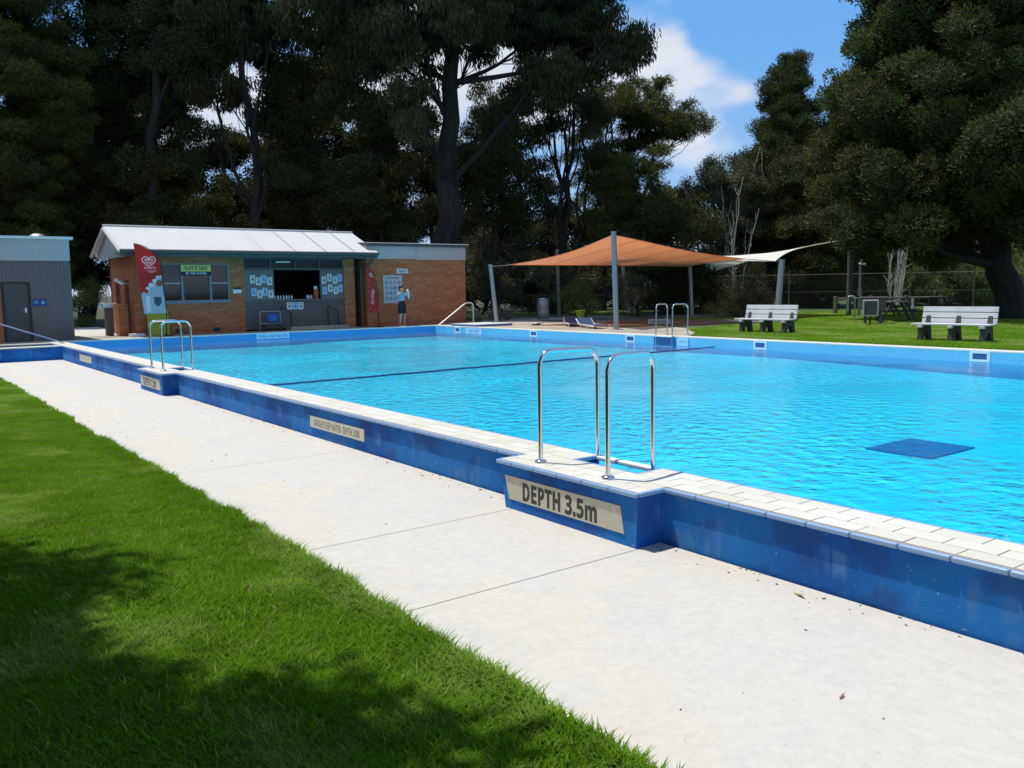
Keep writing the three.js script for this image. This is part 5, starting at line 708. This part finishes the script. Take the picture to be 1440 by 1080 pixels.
shrub('shrub', 'sunlit shrub in the gap between shed and kiosk', 'bright', 8.4, -46.6, [[0, 1.3, 0, 0.9, 0.9], [0.5, 2.3, -0.6, 0.7, 0.7]], 304);
shrub('shrub', 'dark shrub under the orange sail edge beside the asphalt', 'dense', 35.0, -31.2, [[0, 1.0, 0, 1.6, 0.9], [2.0, 1.0, 0.6, 1.5, 0.9]], 305);
for (const [i, x, z, label] of [[0, 21.8, -31.7, 'grey spiky plant at the corner of the brick wing'], [1, 23.2, -32.2, 'grey spiky plant left of the leaning sail post'], [2, 24.4, -33, 'grey spiky plant left of the barrel']]) {
  const t = thing('spiky_plant', label, 'plant', [x, DECK - 0.01, z]), R = rng(400 + i), g = [];
  for (let k = 0; k < 34; k++) { const a = R() * 6.28, e = 0.25 + R() * 1.15, L = 0.55 + R() * 0.4; const tip = V(Math.cos(a) * Math.cos(e) * L, Math.sin(e) * L, Math.sin(a) * Math.cos(e) * L), mid = tip.clone().multiplyScalar(0.5).add(V(0, 0.06, 0)); g.push(tube([V(0, 0.02, 0), mid, tip], [0.022, 0.026, 0.003], 4)); }
  mesh('leaf', g, std([0.13, 0.145, 0.1], 0.7), t).userData.kind = 'stuff';
}
// outside the frame: first tree throws the lawn shade, others added to block sky
tree('shade_tree', 'broad tree left of the camera whose shade lies on the near lawn', 'fig', -4.15, -5.4, 0.4, [[3.1, 6.8, -2.5, 1.0, 0.8, 0.9], [3.0, 6.8, -1.0, 1.0, 0.8, 1.0], [3.3, 6.8, 0.8, 1.1, 0.8, 1.2], [3.4, 6.9, 2.4, 1.1, 0.8, 1.1], [3.1, 7, 4.2, 1.1, 0.9, 1.2], [2.45, 6.8, -5.7, 0.7, 0.6, 0.5], [1.1, 7, -3.1, 2, 1.2, 2], [1.1, 7.4, -0.6, 2, 1.4], [1.2, 7.4, 1.9, 2, 1.4], [1.7, 7.5, 4.4, 2, 1.4], [-0.9, 7, -4.1, 2, 1.4], [1.6, 9, -0.6, 2.4, 1.4], [1.6, 9, 2.5, 2.4, 1.4], [-1.5, 8, 1, 2.4, 1.8], [-1, 7, 4, 2.4, 1.8]], 501, { y: -0.1, rise: 0.8, rc: 0.62, density: 1.35, bough: 0.25 });
tree('shade_tree', 'second broad tree, unseen, added behind the camera to block sky light', 'dense', -7.5, 6.4, 0.4, [[3, 7, -1, 3.0, 2.2], [0, 7.5, -3, 3.2, 2.4], [2.5, 8.4, 2.5, 3, 2], [-3, 6, -2, 3.2, 2.4], [-3, 3, 0, 3, 2.4], [0, 3.5, 2, 3, 2.2]], 502, { y: -0.1 });
[[-9.5, -17, 'farthest'], [-9, -10.5, 'middle'], [-8.5, -2, 'nearest']].forEach(([x, z, w], i) => tree('shade_tree', w + ' of the unseen low dense trees added left of the lawn to block sky light', 'dense', x, z, 0.35, [[0, 2.4, 0, 2.6, 2.4], [-1, 6, 0, 3, 2.6], [0, 3.6, 3, 2.6, 2.6], [-0.5, 7.5, 3, 3, 2.4], [0, 3.4, -3, 2.6, 2.6]], 504 + i, { y: -0.1 }));
// ================================================================ NEAR LAWN: blades, fallen leaves
{
  const R = rng(601), tuft = (n, h, seed) => { const r = rng(seed), P = [], N = []; for (let i = 0; i < n; i++) { const a = r() * 6.283, d = r() * 0.03, L = h * (0.55 + 0.75 * r()), w = 0.0022 + 0.0012 * r(), lean = L * (0.25 + 0.8 * r()), bx = Math.cos(a) * d, bz = Math.sin(a) * d, a2 = r() * 6.283, dx = Math.cos(a2), dz = Math.sin(a2), sx = -dz * w, sz = dx * w; const p0 = [bx - sx, -0.01, bz - sz], p1 = [bx + sx, -0.01, bz + sz], m0 = [bx + dx * lean * 0.35 - sx * 0.8, L * 0.6, bz + dz * lean * 0.35 - sz * 0.8], m1 = [bx + dx * lean * 0.35 + sx * 0.8, L * 0.6, bz + dz * lean * 0.35 + sz * 0.8], tp = [bx + dx * lean, L * 0.95, bz + dz * lean]; P.push(...p0, ...p1, ...m1, ...p0, ...m1, ...m0, ...m0, ...m1, ...tp); for (let k = 0; k < 9; k++) N.push(-dx * 0.7, 0.7, -dz * 0.7); } const g = new THREE.BufferGeometry(); g.setAttribute('position', new THREE.Float32BufferAttribute(P, 3)); g.setAttribute('normal', new THREE.Float32BufferAttribute(N, 3)); return g; };
  const mat = phys({ color: [0.3, 0.3, 0.3], roughness: 1, transmission: 0.36, thickness: 0, ior: 1.35, specularIntensity: 0.15 }), col = new THREE.Color();
  const field = (name, geo, spots) => { const im = new THREE.InstancedMesh(geo, mat, spots.length); spots.forEach(([x, y, z, s, v, w], i) => { dummy.position.set(x, y, z); dummy.rotation.set(0, (i * 2.399) % 6.283, 0); dummy.scale.set(s * 1.1, s, s * 1.1); dummy.updateMatrix(); im.setMatrixAt(i, dummy.matrix); const c = mix([0.118, 0.275, 0.004], [0.29, 0.34, 0.1], clamp(w)); im.setColorAt(i, col.setRGB((c[0] * v) / 0.3, (c[1] * v) / 0.3, (c[2] * v) / 0.3)); }); im.name = numbered(name); im.userData = { kind: 'stuff', label: 'short bright green grass of the lawn' }; im.castShadow = im.receiveShadow = true; scene.add(im); };
  const look = (x, z) => { const a = fbm(x * 1.3, z * 1.3, 7, 4), b = fbm(x * 5, z * 5, 9, 3), dry = smooth(0.54, 0.68, a) * 0.9; return [0.72 + 0.5 * b + dry * 0.25 + (R() - 0.5) * 0.3, dry * 0.36 + 0.2 * R() * R() + (R() < 0.05 ? 1 : 0)]; };
  const near = [], mid = [];
  while (near.length < 95000) { const z = -1.3 - Math.pow(R(), 1.3) * 10.5, x = edgeX(z) - R() * Math.min(3.2, 0.95 + Math.abs(z) * -0.02 + 2.6); if (x < 0.1 * -z - 0.35 && z < -3) continue; const [v, w] = look(x, z), edge = smooth(0.25, 0, edgeX(z) - x); near.push([x + edge * R() * 0.03, lawnY(x, z), z, (0.75 + 0.45 * R()) * (1 + 0.35 * edge), v, w]); }
  while (mid.length < 70000) { const z = -7.5 - Math.pow(R(), 1.15) * 20.7, x = edgeX(z) - Math.pow(R(), 0.9) * 2.2; const [v, w] = look(x, z); mid.push([x, lawnY(x, z), z, lerp(0.75, 1.15, smooth(-8, -14, z)) + 0.5 * R(), v, w]); }
  const tall = []; while (tall.length < 9000) { const z = -1.3 - Math.pow(R(), 1.5) * 14, x = edgeX(z) - R() * 3; if (x < 0.1 * -z - 0.35) continue; tall.push([x, lawnY(x, z), z, 0.65 + 0.7 * R(), 0.85 + 0.6 * R(), R() * R()]); }
  field('grass', tuft(13, 0.05, 31), near.filter((_, i) => i % 2)); field('grass', tuft(12, 0.056, 32), near.filter((_, i) => !(i % 2))); field('grass', tuft(14, 0.05, 33), mid); field('grass', tuft(2, 0.062, 35), tall);
  const far = []; const fr = rng(605); while (far.length < 90000) { const x = 19.5 + Math.pow(fr(), 1.4) * 30, z = -2 - fr() * 30; const bd = z > -17.2 ? 0 : z > -18 ? lerp(19.4, 20.6, (-17.2 - z) / 0.8) : z > -20.6 ? lerp(20.6, 23, (-18 - z) / 2.6) : 27 - (z + 20) * 1.1; if (x < bd) continue; if (z < -26 + (x - 44) * 0.2 - 0) continue; const a = fbm(x * 0.9, z * 0.9, 7, 4), v = 0.85 + 0.5 * a + (fr() - 0.5) * 0.3; far.push([x, DECK - 0.02, z, 1.5 + 0.8 * fr(), v, 0.12 + 0.5 * smooth(0.45, 0.65, a)]); }
  field('grass', tuft(12, 0.028, 34), far);
  // fallen gum leaves
  const leafGeo = (L, w, curl) => { const s = new THREE.Shape(); s.moveTo(-L / 2, 0); s.quadraticCurveTo(-L * 0.1, w, L / 2, 0.1 * w); s.quadraticCurveTo(-L * 0.1, -w * 0.8, -L / 2, 0); const g = new THREE.ExtrudeGeometry(s, { depth: 0.0008, bevelEnabled: false, curveSegments: 8 }).rotateX(-Math.PI / 2), p = g.attributes.position; for (let i = 0; i < p.count; i++) { const x = p.getX(i) / L, z = p.getZ(i) / w; p.setY(i, p.getY(i) + curl * (x * x * 2 + z * z * 0.5)); } g.computeVertexNormals(); return g; };
  const fl = [[2.14, -2.5, 0.13, [0.3, 0.07, 0.05], 'red-brown gum leaf at the edge of the path'], [2.02, -2.62, 0.14, [0.2, 0.05, 0.03], 'dark red gum leaf lying in the grass beside the path'], [1.8, -2.75, 0.09, [0.33, 0.1, 0.08], 'small red leaf in the grass near the shadow edge'], [2.31, -3.9, 0.06, [0.5, 0.2, 0.18], 'pink leaf tip hanging from the grass on to the path'], [1.72, -5.0, 0.11, [0.3, 0.12, 0.07], 'brown leaf beside the bay of the shadow'], [1.62, -4.45, 0.1, [0.4, 0.14, 0.1], 'reddish leaf close to the shadow edge'], [1.75, -4.62, 0.12, [0.28, 0.17, 0.1], 'curled brown leaf next to the reddish one'], [1.5, -6.1, 0.12, [0.16, 0.11, 0.07], 'dark brown leaf further up the sunny lawn'], [1.82, -3.75, 0.07, [0.4, 0.27, 0.2], 'pale curled leaf near the tip of the shadow'], [4.36, -3.0, 0.14, [0.36, 0.33, 0.13], 'long yellow-green gum leaf on the path below the wall'], [3.4, -2.1, 0.06, [0.3, 0.1, 0.06], 'small brown leaf on the open path at the lower right'], [1.3, -7.3, 0.1, [0.3, 0.24, 0.16], 'pale brown leaf on the lawn left of the path'], [1.1, -4.2, 0.11, [0.3, 0.24, 0.18], 'pale leaf in the deep shade of the lawn']];
  for (const [x, z, L, c, label] of fl) { const onPath = x > edgeX(z) - 0.01; const o = mesh('gum_leaf', leafGeo(L, L * 0.22, onPath ? 0.012 : 0.02), std(c, 0.6)); o.position.set(x, onPath ? 0.006 : lawnY(x, z) + 0.036, z); o.rotation.set(0.1 * Math.sin(x * 40), x * 37, 0.12); tag(o, label, 'leaf'); }
  // litter: crumbs on the path along the wall foot, specks afloat
  const rl = rng(610), crumbs = []; for (let i = 0; i < 260; i++) { const z = -1.5 - rl() * 16; const x = rl() < 0.8 ? OUT - 0.01 - rl() * rl() * 0.25 : 2.5 + rl() * 2, s = 0.004 + 0.012 * rl() * rl(); crumbs.push(new THREE.TetrahedronGeometry(s).scale(1.6, 0.5, 1).rotateY(rl() * 6).translate(x, s * 0.3, z)); } const cr = mesh('crumbs', crumbs.map((g) => uvm(g)), std([0.12, 0.09, 0.06], 1)); cr.userData = { kind: 'stuff', label: 'bits of bark and dirt lying on the path' };
  const fl2 = []; for (let i = 0; i < 60; i++) { const z = -3 - rl() * 12, x = 6 + rl() * 10, s = 0.012 + 0.02 * rl(); fl2.push(uvm(leafGeo(s * 2.4, s * 0.6, 0.002).rotateY(rl() * 6).translate(x, WATER + 0.004, z))); } const fs = mesh('floating_specks', fl2, std([0.035, 0.04, 0.04], 0.8)); fs.userData = { kind: 'stuff', label: 'tiny dark leaf bits floating on the pool' };
}
console.log('sprays', tree.count);
scene.traverse((o) => { if (o.isMesh) { o.castShadow = o.receiveShadow = true; } });
renderer.render(scene, camera);
